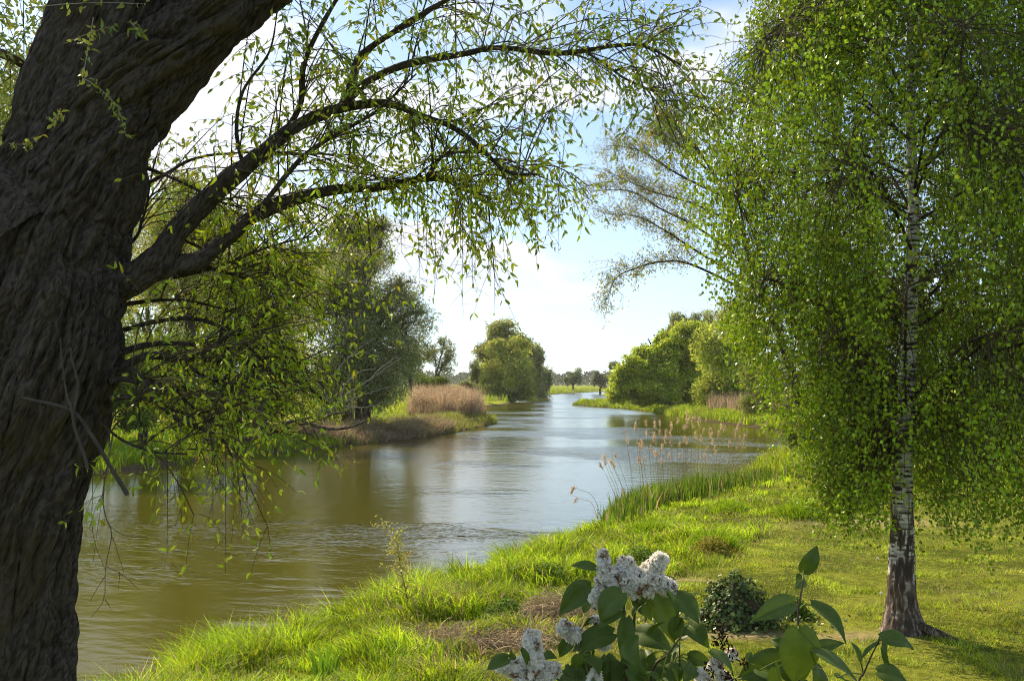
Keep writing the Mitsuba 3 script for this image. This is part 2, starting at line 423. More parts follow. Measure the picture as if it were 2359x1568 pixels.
tree('shady_tree', 'dark shaded tree with a black trunk on the far left bank', 545, 68,
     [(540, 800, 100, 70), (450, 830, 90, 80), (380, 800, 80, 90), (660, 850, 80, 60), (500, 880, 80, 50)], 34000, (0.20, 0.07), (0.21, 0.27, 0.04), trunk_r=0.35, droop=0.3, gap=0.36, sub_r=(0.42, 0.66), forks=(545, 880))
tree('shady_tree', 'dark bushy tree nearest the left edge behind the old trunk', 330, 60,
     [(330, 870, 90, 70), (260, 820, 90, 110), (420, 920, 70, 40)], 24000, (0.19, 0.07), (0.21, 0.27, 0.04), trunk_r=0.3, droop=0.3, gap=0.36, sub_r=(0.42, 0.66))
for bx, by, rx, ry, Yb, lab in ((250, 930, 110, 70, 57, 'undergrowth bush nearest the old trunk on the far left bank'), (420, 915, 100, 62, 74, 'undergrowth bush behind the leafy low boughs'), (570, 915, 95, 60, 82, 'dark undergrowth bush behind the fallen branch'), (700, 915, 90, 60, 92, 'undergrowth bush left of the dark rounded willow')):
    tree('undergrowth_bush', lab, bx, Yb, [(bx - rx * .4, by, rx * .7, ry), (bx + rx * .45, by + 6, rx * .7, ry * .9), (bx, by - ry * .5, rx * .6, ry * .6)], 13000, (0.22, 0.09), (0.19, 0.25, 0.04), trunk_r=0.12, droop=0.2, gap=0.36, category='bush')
tree('left_willow', 'broad grey willow filling the gap between the two tall willows', 620, 96,
     [(600, 640, 95, 90), (690, 720, 80, 80), (520, 640, 90, 100), (560, 760, 110, 80), (680, 830, 90, 80)], 36000, (0.26, 0.085), (0.28, 0.30, 0.075), trunk_r=0.45, droop=0.4, gap=0.31, sub_r=(0.45, 0.70))
tree('left_willow', 'high grey willow crown showing above the thick low limb', 350, 92,
     [(330, 520, 90, 100), (300, 700, 110, 110), (420, 720, 110, 100), (460, 560, 80, 90), (250, 560, 90, 120)], 36000, (0.26, 0.085), (0.28, 0.30, 0.075), trunk_r=0.45, droop=0.4, gap=0.31, sub_r=(0.45, 0.70))
tree('left_willow', 'tallest tree of the left bank, glimpsed at the upper left behind the old trunk', 60, 66,
     [(60, 300, 130, 150), (-80, 420, 130, 160), (180, 430, 110, 130), (20, 600, 160, 150), (200, 650, 120, 130), (-150, 650, 140, 160), (100, 180, 90, 90)], 40000, (0.26, 0.10), (0.27, 0.30, 0.05), trunk_r=0.55, droop=0.4, gap=0.30, sub_r=(0.45, 0.70))
tree('slender_tree', 'thin leaning tree with sparse leaves at the left end of the brown reeds', 958, 131,
     [(935, 800, 36, 40), (955, 840, 38, 40), (915, 770, 30, 30), (975, 800, 25, 36)], 4800, (0.32, 0.10), (0.16, 0.19, 0.06), trunk_r=0.32, droop=0.3, gap=0.45, boughs=9, forks=(938, 850), wood_k=1.3)
tree('slender_tree', 'airy vase shaped young tree standing alone behind the brown reeds', 1003, 142,
     [(1022, 795, 32, 26), (1040, 822, 24, 26), (1000, 825, 26, 36), (1025, 850, 28, 20)], 3600, (0.32, 0.10), (0.22, 0.24, 0.08), trunk_r=0.2, droop=0.3, gap=0.45, boughs=10, forks=(1003, 870), wood_k=1.2)
tree('bush', 'green leafy bush at the foot of the two thin trees', 985, 134, [(985, 872, 36, 28), (1010, 885, 28, 22), (960, 890, 22, 18)], 8000, (0.26, 0.10), (0.19, 0.25, 0.05), trunk_r=0.1, gap=0.40, category='bush')
tree('bush', 'low pale shrub between the brown reeds and the riverside willows', 1070, 150, [(1060, 893, 30, 14), (1085, 888, 26, 16)], 5000, (0.28, 0.10), (0.24, 0.27, 0.08), trunk_r=0.1, gap=0.40, category='bush')
# the group in the middle distance
tree('riverside_willow', 'tall grey green willow crowning the group of trees in mid river view', 1150, 250,
     [(1160, 775, 48, 34), (1128, 805, 36, 40), (1190, 800, 42, 36), (1165, 830, 60, 40)], 18000, (0.75, 0.26), (0.31, 0.33, 0.10), trunk_r=0.6, droop=0.4, gap=0.40, sub_r=(0.34, 0.58), forks=(1165, 850))
tree('riverside_willow', 'yellow olive willow fronting the group of trees in mid river view', 1165, 238,
     [(1165, 838, 62, 46), (1150, 805, 42, 26), (1185, 800, 36, 26), (1150, 885, 58, 36), (1195, 870, 50, 48), (1125, 860, 32, 50), (1190, 905, 40, 20), (1140, 912, 40, 18), (1215, 912, 30, 16)], 20000, (0.7, 0.30), (0.34, 0.38, 0.07), trunk_r=0.4, droop=0.3, gap=0.40, sub_r=(0.34, 0.58), forks=(1180, 905), boughs=9)
tree('riverside_willow', 'dark green tree on the right of the group in mid river view', 1203, 320,
     [(1225, 815, 26, 30), (1240, 850, 26, 44), (1228, 890, 34, 28), (1252, 875, 18, 34), (1240, 905, 30, 18)], 13000, (0.9, 0.32), (0.26, 0.29, 0.09), trunk_r=0.4, droop=0.5, gap=0.40, sub_r=(0.36, 0.6), forks=(1238, 880))
tree('slender_tree', 'small thin tree just left of the riverside willows', 1098, 205, [(1096, 850, 14, 28), (1092, 880, 12, 18)], 2600, (0.42, 0.13), (0.19, 0.20, 0.07), trunk_r=0.16, gap=0.42, boughs=8)
# the distance
tree('distant_tree', 'distant round topped tree standing by the far river bend', 1320, 480, [(1320, 862, 17, 20), (1312, 876, 14, 10), (1330, 874, 13, 12)], 5200, (0.8, 0.30), (0.17, 0.22, 0.07), trunk_r=0.5, gap=0.36, droop=0.1)
tree('distant_tree', 'distant small tree by the water right of the round topped tree', 1383, 440, [(1380, 866, 15, 15), (1390, 880, 14, 14), (1372, 876, 10, 12)], 4200, (0.75, 0.28), (0.17, 0.19, 0.07), trunk_r=0.5, gap=0.38, droop=0.1)
tree('distant_tree', 'distant pale tree peeping over the left end of the bright green bushes', 1414, 390, [(1414, 847, 14, 15), (1422, 862, 14, 16)], 3600, (0.7, 0.26), (0.18, 0.21, 0.08), trunk_r=0.4, gap=0.38, droop=0.1)
# right bank
lb = (0.30, 0.13)
tree('green_bush', 'large bright yellow green bush spreading over the right bank', 1545, 152,
     [(1490, 850, 48, 46), (1550, 820, 66, 44), (1450, 885, 42, 32), (1520, 895, 62, 34), (1600, 830, 60, 56), (1590, 890, 62, 38), (1430, 910, 34, 22), (1500, 918, 55, 24), (1570, 918, 55, 24), (1460, 850, 44, 32), (1545, 860, 60, 50), (1500, 795, 34, 22), (1600, 775, 56, 36), (1560, 800, 50, 34), (1475, 815, 24, 16), (1530, 775, 26, 20), (1440, 880, 44, 38), (1470, 905, 48, 30), (1420, 900, 26, 22)], 56000, (0.46, 0.2), (0.42, 0.50, 0.06), trunk_r=0.4, droop=0.1, gap=0.40, category='bush', boughs=9, forks=(1550, 905), gscale=2.8, sub_r=(0.20, 0.46), nsub=18)
tree('green_bush', 'fresh green bush on the right bank beside the birch foliage', 1660, 140,
     [(1660, 800, 60, 66), (1720, 780, 50, 50), (1650, 885, 55, 40), (1710, 850, 48, 60), (1640, 915, 50, 26), (1690, 905, 50, 40)], 22000, (0.45, 0.2), (0.40, 0.46, 0.07), trunk_r=0.35, droop=0.1, gap=0.38, sub_r=(0.38, 0.62), category='bush', boughs=8)
tree('bank_tree', 'thin crowned grey tree rising behind the bright green bushes', 1585, 178,
     [(1575, 735, 36, 34), (1620, 745, 36, 40), (1545, 770, 30, 26), (1600, 785, 44, 26)], 12000, (0.45, 0.14), (0.33, 0.36, 0.14), trunk_r=0.3, gap=0.46, boughs=10, forks=(1600, 810), wood_k=1.2)
tree('bank_tree', 'olive tree between the grey crowned tree and the birch', 1690, 168, [(1680, 715, 50, 50), (1730, 760, 60, 60), (1665, 780, 46, 36)], 18000, (0.34, 0.11), (0.33, 0.35, 0.09), trunk_r=0.4, gap=0.42, boughs=8)
tree('bank_shrub', 'grey olive shrub at the right end of the far bank beside the birch', 1760, 108,
     [(1755, 880, 48, 70), (1800, 850, 60, 70), (1740, 930, 46, 34)], 22000, (0.2, 0.075), (0.29, 0.32, 0.08), trunk_r=0.2, gap=0.42, category='shrub', boughs=8)
tree('bank_shrub', 'loose leafy willow shrub where the near bank meets the inlet', 1850, 47,
     [(1850, 960, 50, 60), (1900, 900, 70, 80), (1840, 1010, 36, 26)], 16000, (0.12, 0.042), (0.20, 0.235, 0.06), trunk_r=0.12, gap=0.42, category='shrub', boughs=8)
tree('backdrop_tree', 'bright tree behind the birch crown at its upper part', 2050, 75, [(1950, 760, 130, 140), (2100, 700, 150, 160), (2020, 900, 140, 110)], 26000, (0.26, 0.10), (0.22, 0.26, 0.05), trunk_r=0.4, gap=0.43)
tree('backdrop_tree', 'bright tree behind the birch at the right edge', 2330, 62, [(2280, 800, 150, 150), (2400, 700, 140, 170), (2330, 980, 150, 110)], 26000, (0.22, 0.09), (0.22, 0.26, 0.05), trunk_r=0.4, gap=0.43)
tree('bush', 'sunlit low bush on the meadow behind the birch trunk', 2150, 52, [(2150, 1000, 110, 60), (2260, 1010, 90, 50), (2030, 1010, 90, 46)], 18000, (0.16, 0.065), (0.26, 0.30, 0.05), trunk_r=0.1, gap=0.42, category='bush')


def build_arching_willow():
    """The thin willow whose long boughs reach left out of the birch over the inlet."""
    key, Y = 'arching_willow', 46.0
    base = np.array([13.2, 47.5, g(13.2, 47.5) - 0.1])
    fork = P(1790, 760, 47)
    crown_top = P(1680, 470, 46.5)
    parts = [tube(spline([base, (base + fork) / 2 + [0.3, 0, 0], fork, crown_top, P(1600, 330, 46)], 24), np.linspace(0.3, 0.04, 24), 8)]
    boughs = [[(1720, 650), (1600, 575), (1530, 530), (1470, 500), (1395, 492)], [(1760, 690), (1600, 612), (1530, 602), (1470, 616), (1420, 640), (1398, 690)],
              [(1700, 520), (1600, 470), (1500, 440), (1400, 395)], [(1660, 450), (1560, 400), (1480, 350), (1420, 335)], [(1640, 400), (1560, 330), (1500, 305)],
              [(1700, 590), (1600, 520), (1520, 480), (1450, 440), (1360, 440)], [(1620, 360), (1560, 300), (1540, 270)]]
    st, en = [], []
    for q in boughs:
        y0 = rng.uniform(-1.5, 1.5)
        line = spline([P(a, b, Y + y0 * t / len(q)) for t, (a, b) in enumerate(q)], 40)
        parts.append(tube(line, np.linspace(0.062, 0.014, 40), 6))
        for t in np.linspace(8, 39, 34).astype(int):
            for _ in range(2):
                st.append(line[t])
                tang = unit(line[min(t + 1, 39)] - line[max(t - 1, 0)])
                en.append(line[t] + (tang * rng.uniform(0.1, 0.9) + rdir(1)[0] * 0.55 + [0, 0, 0.22]) * rng.uniform(0.6, 1.5))
    st, en = np.array(st), np.array(en)
    v1, f1, p1 = twigs(st, en, 0.010, 0.005, rng.uniform(0.0, 0.15, len(st)), 5)
    s2 = p1[:, 2:].reshape(-1, 3)
    s2 = np.repeat(s2, 2, 0)
    e2 = s2 + rdir(len(s2)) * rng.uniform(0.15, 0.5, (len(s2), 1)) - np.array([0, 0, 0.22])
    v2, f2, p2 = twigs(s2, e2, 0.004, 0.003, -0.03 * np.ones(len(s2)), 3)
    parts += [(v1, f1), (v2, f2)]
    add(key + '__trunk', join(parts), 'wood_dark', 60)
    pos = p2[:, 1:].reshape(-1, 3)
    pos = np.repeat(pos, 2, 0) + rng.normal(0, 0.09, (len(pos) * 2, 3))
    d = unit(rdir(len(pos)) - np.array([0, 0, 0.5]))
    v, f = leaves(pos, d, 0.14 * rng.uniform(0.7, 1.3, len(pos)), 0.05)
    add(key + '__crown', (v, f), 'leaf_matte', False, tint((0.36, 0.35, 0.09), len(pos), 4, 0.25, 0.12))
    say(key, 'thin willow reaching sparse arching boughs leftwards out from behind the birch', 'tree')


build_arching_willow()


def build_forest():
    pts, cols = [], []
    for Y0, z, n, c in ((1350, 15.0, 30000, (0.022, 0.036, 0.022)), (1250, 10.0, 14000, (0.04, 0.062, 0.022))):
        x = rng.uniform(-900, 900, n)
        top = z * (0.72 + 0.5 * meshkit.fbm(np.stack([x * 0.02, x * 0, x * 0 + Y0], 1), 3, seed=1)) * (0.75 + 0.5 * meshkit.noise(np.stack([x * 0.12, x * 0 + 5, x * 0], 1), seed=2))
        zz = -0.5 + rng.uniform(0, 1, n) ** 0.6 * top
        pts.append(np.stack([x, Y0 + rng.uniform(0, 60, n), zz], 1))
        cols.append(np.tile(c, (n, 1)))
    pos, c = np.vstack(pts), np.vstack(cols)
    v, f = leaves(pos, rdir(len(pos)) + [0, 0, 0.6], rng.uniform(2.5, 4.5, len(pos)), 2.5)
    add('far_forest', (v, f), 'leaf_matte', False, tint(c, len(pos), 4, 0.2, 0.06), kind='stuff', label='hazy blue line of distant forest on the horizon', category='forest')


build_forest()


# ------------------------------------------------------------------ the old willow in the foreground
def bark_grain(p):
    """Sharp wandering fissures along the leaning grain of the trunk, 0 in the cracks and 1 on the plates."""
    along, across = p.z * 0.90 + p.x * 0.44, p.x * 0.90 - p.z * 0.44
    w = fbm(across * 5, p.y * 5, along * 3, 2) - 0.5
    a = dr.abs(2 * noise(across * 27 + w * 5, p.y * 27 + w * 3, along * 4.2 + w * 2) - 1)
    b = dr.abs(2 * noise(across * 60 + w * 6, p.y * 60, along * 13) - 1)
    return smoothstep(0.0, 0.35, a) * 0.7 + smoothstep(0.0, 0.4, b) * 0.3 + 0.25 * noise(across * 130, p.y * 130, along * 50)


def bark_willow(p, n, uv):
    along, across = p.z * 0.90 + p.x * 0.44, p.x * 0.90 - p.z * 0.44
    f = fbm(across * 85, p.y * 85, along * 20, 3)
    c = mix((0.022, 0.017, 0.012), (0.070, 0.057, 0.045), smoothstep(0.25, 0.75, f))
    big = smoothstep(0.52, 0.68, fbm(p.x * 2.3, p.y * 2.3, p.z * 1.4, 2))
    return c * (1 - 0.5 * big) + mi.Color3f(0.046, 0.036, 0.011) * 0.5 * big


scene['bark_willow'] = {'type': 'twosided', 'bsdf': {'type': 'bumpmap', 'scale': 0.020, 'tex': proc(lambda p, n, uv: bark_grain(p), eps=0.002), 'bsdf': {'type': 'principled', 'base_color': proc(bark_willow), 'roughness': 0.8, 'specular': 0.3}}}


def bark_tube(path, radii, sides, depth, twist=0.0, seed=0, plates=7.0, lobes=0.05):
    """A trunk with furrowed bark: long wandering ridges, broken across, raised from the surface."""
    v, f = tube(path, radii, sides, closed=False)
    n = len(path)
    s = np.r_[0, np.linalg.norm(np.diff(path, axis=0), axis=1).cumsum()]
    a = np.arange(sides) * 2 * np.pi / sides
    S, A = np.meshgrid(s, a, indexing='ij')
    R = np.repeat(np.asarray(radii)[:, None], sides, 1)
    A2 = A + twist * S
    cx, cy = np.cos(A2), np.sin(A2)

    def fb(fa, fs, o, sd):
        return meshkit.fbm(np.stack([cx * fa * R + 3.1, cy * fa * R + 1.7, S * fs], -1), o, seed=seed + sd)

    warp = fb(3.0, 2.0, 2, 11) - 0.5
    r1 = 1 - np.abs(2 * meshkit.noise(np.stack([cx * plates * R + warp * 1.5, cy * plates * R, S * plates * 0.11 + warp], -1), seed=seed + 1) - 1)
    r2 = 1 - np.abs(2 * meshkit.noise(np.stack([cx * plates * 2.3 * R + warp * 2, cy * plates * 2.3 * R, S * plates * 0.30], -1), seed=seed + 2) - 1)
    fine = fb(34, 9, 3, 3) - 0.5
    groove = np.clip(0.85 * r1**3.5 + 0.5 * r2**3.5, 0, 1)
    disp = depth * (0.5 - 1.7 * groove + 0.7 * fine) + lobes * R * 2.2 * (fb(1.9, 0.9, 3, 5) - 0.5)
    c = np.repeat(np.asarray(path), sides, 0)
    out = unit(v - c)
    return (v + out * disp.ravel()[:, None], f), None


def build_old_willow():
    key, Y = 'old_willow', 6.0
    rn = np.random.default_rng(21)
    # trunk: centre line and half width in the photograph's pixels
    line = [(-10, 1900, 185), (-4, 1568, 158), (8, 1300, 152), (36, 1080, 160), (72, 960, 166), (96, 800, 180), (106, 680, 182), (126, 520, 160), (180, 400, 150), (232, 300, 134), (318, 200, 108), (436, 100, 90), (548, 0, 84), (700, -150, 80), (820, -280, 72)]
    pts = np.array([P(x, y, Y) for x, y, _ in line])
    rad = np.array([w / FPX * Y for *_, w in line])
    path = spline(pts, 520)
    radii = np.interp(np.linspace(0, len(line) - 1, 520), np.arange(len(line)), rad)
    m, c = bark_tube(path, radii, 290, 0.055, twist=-0.35, seed=3, plates=10, lobes=0.11)
    add(key + '__trunk', m, 'bark_willow', True, c)
    # the second stem, straight up from the fork
    l2 = [(140, 420, 150), (185, 240, 135), (235, 100, 134), (275, -60, 140), (190, -300, 85), (140, -600, 60)]
    path = spline(np.array([P(x, y, Y + 0.12) for x, y, _ in l2]), 200)
    radii = np.interp(np.linspace(0, len(l2) - 1, 200), np.arange(len(l2)), [w / FPX * Y for *_, w in l2])
    m, c = bark_tube(path, radii, 130, 0.032, 0.2, 9, plates=14, lobes=0.12)
    add(key + '__stem', m, 'bark_willow', True, c)
    # the knot with a bough toward the left edge
    l3 = [(60, 560, 110), (-20, 470, 90), (-120, 400, 70), (-320, 300, 60)]
    path = spline(np.array([P(x, y, Y - 0.22) for x, y, _ in l3]), 90)
    m, c = bark_tube(path, np.interp(np.linspace(0, 3, 90), np.arange(4), [w / FPX * Y for *_, w in l3]), 90, 0.016, 0, 13, plates=12)
    add(key + '__limb', m, 'bark_willow', True, c)
    limbs = []

    def limb(px, w0, w1, y0=6.0, y1=6.4, n=70, wig=0.010, name='limb'):
        q = np.array([P(x, y, y0 + (y1 - y0) * i / (len(px) - 1)) for i, (x, y) in enumerate(px)])
        p = spline(q, n)
        p = p + (meshkit.fbm(p * 4.0, 3, seed=6)[:, None] - 0.5) * wig * rn.normal(size=3)
        r = np.linspace(w0, w1, n) / FPX * 6.0
        r = r * (1 + 0.25 * (meshkit.fbm(np.stack([np.linspace(0, 9, n), r * 0, r * 0 + w0], 1), 2, seed=4) - 0.5))
        m, c = bark_tube(p, r, 36 if w0 > 15 else 9, min(0.012, r.mean() * 0.18), 0.3, int(w0 * 3), plates=16, lobes=0.1)
        add(numbered_part(key, name), m, 'bark_willow', True, c)
        limbs.append((p, r))
        return p

    # the big low limb and its fork
    limb([(140, 700), (230, 668), (310, 635), (365, 600), (400, 545), (450, 485), (520, 420), (600, 355), (690, 285), (786, 248)], 48, 15, 6.05, 6.1)
    limb([(250, 660), (330, 635), (400, 612), (460, 598), (520, 550), (590, 495), (690, 455), (786, 436), (862, 434), (977, 411), (1027, 414), (1067, 436), (1135, 458)], 27, 5, 6.0, 6.6)
    limb([(760, 258), (786, 245), (851, 185), (951, 145), (1067, 125), (1147, 110), (1288, 123), (1423, 105), (1488, 108), (1569, 150)], 14, 3, 6.3, 6.9)
    limb([(770, 252), (886, 238), (977, 270), (1047, 296), (1112, 346), (1172, 396), (1250, 402)], 12, 4, 6.3, 6.0)
    limb([(800, 235), (815, 170), (836, 126), (921, 65), (1032, 0), (1160, -90)], 12, 7, 6.3, 6.2)
    limb([(960, 414), (985, 405), (1027, 356), (1112, 350)], 7, 4, 6.5, 6.3)
    limb([(1345, 118), (1390, 145), (1438, 180), (1503, 210), (1530, 235)], 4, 1.5, 6.8, 7.0)
    limb([(640, 330), (690, 245), (700, 150), (740, 60), (800, -40)], 9, 5, 6.2, 5.8)
    limb([(560, 385), (545, 300), (560, 210), (620, 120), (640, 20)], 5, 2, 6.1, 5.9)
    limb([(600, 480), (680, 380), (740, 330), (860, 260), (960, 170)], 7, 3, 6.2, 6.0)
    limb([(270, 450), (365, 410), (450, 365), (560, 352), (700, 356)], 5, 2, 6.2, 6.3)
    limb([(280, 370), (360, 395), (440, 430), (520, 470), (575, 475)], 6, 2, 6.1, 6.2)
    limb([(470, 612), (560, 640), (640, 680), (690, 720)], 6, 2, 6.3, 6.6)
    limb([(400, 640), (480, 620), (560, 590), (650, 560), (740, 540)], 5, 2, 6.3, 6.7)
    # the low leafy boughs that spring from the side of the trunk
    limb([(255, 820), (281, 810), (356, 792), (446, 793), (551, 804), (640, 800)], 10, 3, 6.1, 6.5)
    limb([(245, 865), (269, 852), (341, 819), (404, 826), (476, 828), (551, 826), (605, 849), (698, 885), (760, 935)], 14, 3, 6.0, 6.6)
    limb([(250, 880), (278, 873), (356, 885), (416, 900), (520, 930), (560, 938)], 9, 2, 5.9, 6.1)
    limb([(420, 832), (491, 798), (536, 768), (590, 748), (640, 725)], 7, 2, 6.0, 6.3)
    limb([(255, 915), (332, 918), (420, 950), (500, 945)], 8, 2, 5.9, 5.9)
    limb([(300, 850), (320, 867), (362, 927), (416, 969), (464, 987), (512, 1010), (540, 1060)], 8, 2, 5.8, 5.6)
    limb([(230, 975), (290, 1017), (356, 1041), (430, 1045)], 4, 1.5, 5.8, 5.6)
    limb([(290, 700), (380, 690), (470, 700), (560, 730), (640, 790)], 6, 2, 6.4, 6.7)
    limb([(285, 760), (360, 740), (450, 735), (540, 770), (620, 850), (640, 880)], 7, 2, 6.3, 6.4)
    limb([(400, 820), (480, 870), (570, 890), (620, 905)], 6, 2, 6.0, 6.1)
    limb([(380, 540), (440, 560), (520, 600), (600, 620), (700, 660)], 6, 2, 6.6, 7.0)
    limb([(180, 600), (300, 560), (330, 500), (350, 450), (420, 420)], 5, 2, 6.6, 6.9)
    limb([(330, 870), (400, 900), (470, 960), (560, 1000), (520, 975)], 5, 2, 6.0, 6.2)
    low1 = len(limbs)
    # crown above the picture: boughs from the two stems
    up0 = len(limbs)
    for q in ([(600, -140), (500, -420), (300, -650), (100, -900)], [(820, -280), (980, -520), (1180, -760), (1500, -900)], [(200, -250), (0, -420), (-300, -600), (-700, -700)], [(150, -560), (300, -760), (600, -950), (900, -1050)],
              [(800, -260), (860, -560), (800, -900), (700, -1250)], [(180, -400), (-100, -700), (-200, -1100), (-250, -1400)], [(160, -500), (100, -800), (250, -1200), (400, -1500)], [(-320, 300), (-600, 60), (-1000, -150)]):
        limb(q, 40, 10, 6.0, 6.0 - rn.uniform(0.8, 2.6), 50)
    # branches, twigs and leaves
    S1, E1, lim = [], [], []
    for k, (p, r) in enumerate(limbs):
        L = np.linalg.norm(np.diff(p, axis=0), axis=1).sum()
        off = k >= up0
        cnt = int(L * (8 if off else 12 if 15 <= k < low1 else 18)) + 3
        if k == 0:
            cnt = 10
        for _ in range(cnt):
            t = rn.uniform(0.04, 0.82) if 15 <= k < low1 else rn.uniform(0.12 if r[0] < 0.03 or off else 0.45, 1.0)
            i = min(int(t * (len(p) - 1)), len(p) - 2)
            tang = unit(p[i + 1] - p[i])
            if 15 <= k < low1:
                dirn0 = np.array([0.35, rn.uniform(-0.2, 0.6), rn.uniform(-0.1, 0.5)])
            dirn = unit((dirn0 if 15 <= k < low1 else 0) + tang * rn.uniform(0.1, 1.0) + unit(rn.normal(size=3)) * 0.75 + np.array([0, 0, rn.uniform(-0.5, 0.45)]))
            if off and (p[i][2] < 6.3 or (p[i][2] < 7.2 and p[i][1] > 5.5 and abs(p[i][0]) < 4)):
                continue
            S1.append(p[i])
            E1.append(p[i] + dirn * rn.uniform(0.25, 0.75 if not off else 1.4))
            lim.append(k)
    S1, E1, lim = np.array(S1), np.array(E1), np.array(lim)
    axis_x = np.interp(S1[:, 2], pts[:, 2], pts[:, 0])
    low = (lim >= 15) & (lim < low1)
    clear = (np.abs(S1[:, 0] - axis_x) > np.where(low, 0.42, 0.75)) | (S1[:, 2] > 6.3) | (S1[:, 1] > 6.5)
    clear &= ~((E1[:, 0] < S1[:, 0] - 0.05) & (S1[:, 0] - axis_x < 1.0) & (S1[:, 2] < 5.8))
    S1, E1, lim = S1[clear], E1[clear], lim[clear]
    global rng
    keep_rng, rng = rng, rn
    v1, f1, p1 = twigs(S1, E1, 0.0055, 0.003, rn.uniform(0.0, 0.12, len(S1)), 6)
    s2 = np.repeat(p1[:, [2, 3, 4, 5]].reshape(-1, 3), 2, 0)
    hang = rn.uniform(0.10, 0.34, (len(s2), 1)) * np.where(rn.uniform(size=(len(s2), 1)) < 0.06, 1.8, 1.0)
    e2 = s2 + unit(rn.normal(size=s2.shape) * 0.8 + unit(np.repeat(np.repeat(E1 - S1, 4, 0), 2, 0)) * 0.6 - np.array([0, 0, 0.75])) * hang
    v2, f2, p2 = twigs(s2, e2, 0.0022, 0.0012, 0.02 * np.ones(len(s2)), 5)
    # long bare pendulous twigs below the upper boughs, with a few leaves at the ends
    drop = [(940, 430, 560), (985, 410, 600), (1040, 420, 640), (1065, 440, 700), (1100, 450, 640), (1130, 455, 610), (1060, 430, 590), (925, 440, 580), (1210, 400, 520), (1230, 405, 500), (1260, 402, 540), (1290, 350, 560), (1300, 330, 470), (1180, 400, 490), (1335, 110, 260), (1345, 120, 240),
            (1400, 140, 290), (870, 434, 540), (1005, 412, 660), (1085, 440, 660), (960, 415, 640)]
    s3 = np.array([P(x, a, 6.45) for x, a, b in drop])
    e3 = np.array([P(x + rn.normal() * 18, b, 6.45 + rn.normal() * 0.1) for x, a, b in drop])
    e3b = np.array([P(x + rn.normal() * 25 + (20 if y2 > 1000 else 0), y2, 5.7) for x, y1, y2 in ((385, 1040, 1270), (400, 1040, 1200), (520, 1020, 1310), (545, 1050, 1230), (490, 1010, 1200), (440, 990, 1120), (560, 1060, 1150))])
    s3b = np.array([P(x, y1, 5.65) for x, y1, y2 in ((385, 1040, 1270), (400, 1040, 1200), (520, 1020, 1310), (545, 1050, 1230), (490, 1010, 1200), (440, 990, 1120), (560, 1060, 1150))])
    s3, e3 = np.vstack([s3, s3b]), np.vstack([e3, e3b])
    v3, f3, p3 = twigs(s3, e3, 0.0028, 0.0014, rn.uniform(-0.04, 0.04, len(s3)), 9)
    s4 = np.repeat(p3[:, 3:].reshape(-1, 3), 2, 0)
    e4 = s4 + unit(rn.normal(size=s4.shape) - [0, 0, 0.8]) * rn.uniform(0.04, 0.16, (len(s4), 1))
    v4, f4, p4 = twigs(s4, e4, 0.0014, 0.0009, np.zeros(len(s4)), 3)
    add(key + '__twig', join([(v1, f1), (v2, f2), (v3, f3), (v4, f4)]), 'wood_dark', False, kind='stuff')
    t = np.array([1, 2, 3, 4, 4])
    pos = p2[:, t].reshape(-1, 3)
    dd = np.repeat(unit(e2 - s2), 5, 0)
    lm = np.repeat(np.repeat(lim, 8), 5)
    keep = rn.uniform(size=len(pos)) < np.where(lm >= up0, 0.75, np.where((lm >= 15) & (lm < low1), 0.68, 0.90))
    # the boughs out of the picture carry whole tufts of leaves
    keep4 = rn.uniform(size=len(p4) * 1) < 0.38
    pos = np.vstack([pos[keep], p4[keep4, -1], p4[keep4, 1]])
    dd = np.vstack([dd[keep], np.repeat(unit(e4 - s4)[keep4][None], 2, 0).reshape(-1, 3)])
    big = np.r_[np.where(lm[keep] >= up0, 1.5, 1.0), np.ones(keep4.sum() * 2)]
    n = len(pos)
    d = unit(dd * 0.5 + rdir(n) * 0.75 - np.array([0, 0, 0.45]))
    v, f = leaves6(pos, d, 0.052 * rng.uniform(0.55, 1.4, n) * big, 0.0175 * rng.uniform(0.75, 1.25, n) * big)
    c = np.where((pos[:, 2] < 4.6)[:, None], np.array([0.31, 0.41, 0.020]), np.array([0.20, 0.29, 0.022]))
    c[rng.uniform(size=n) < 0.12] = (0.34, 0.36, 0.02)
    add(key + '__crown', (v, f), 'leaf_gloss', False, tint(c, n, 6, 0.22, 0.10), kind='stuff')
    print('old willow leaves', n)
    rng = keep_rng
    # leafy sprig across the trunk, and bits of foliage at the upper left
    st, en = [], []
    for a, b in (((215, 40), (190, 180)), ((190, 180), (270, 245)), ((270, 245), (290, 310)), ((60, 20), (330, 10)), ((150, 100), (260, 60)), ((20, 330), (90, 320)), ((140, 250), (120, 280)), ((300, 50), (330, 75))):
        st.append(P(*a, 5.25)); en.append(P(*b, 5.2))
    st, en = np.array(st), np.array(en)
    v1, f1, p1 = twigs(st, en, 0.003, 0.0015, rng.uniform(-.02, .02, len(st)), 7)
    pos = np.repeat(p1[:, 1:].reshape(-1, 3), 3, 0) + rng.normal(0, 0.012, (len(st) * 18, 3))
    lv, lf = leaves6(pos, unit(rdir(len(pos)) - [0, 0, .4]), 0.045 * rng.uniform(.6, 1.3, len(pos)), 0.017)
    add(key + '__sprig', (v1, f1), 'wood_pale', False, label='thin pale twigs hanging in front of the trunk', kind='stuff')
    add(key + '__sprig__leaves', (lv, lf), 'leaf_gloss', False, tint((0.20, 0.25, 0.04), len(pos), 6), kind='stuff')
    # foliage seen left of the trunk, carried by the bough that leaves the picture
    b = spline([P(-320, 300, 6.8), P(-60, 120, 7.2), P(90, 200, 7.4), P(60, 420, 7.4)], 30)
    n0 = 4200
    pos = b[rng.integers(0, 30, n0)] + rng.normal(0, 1, (n0, 3)) * [0.30, 0.4, 0.60]
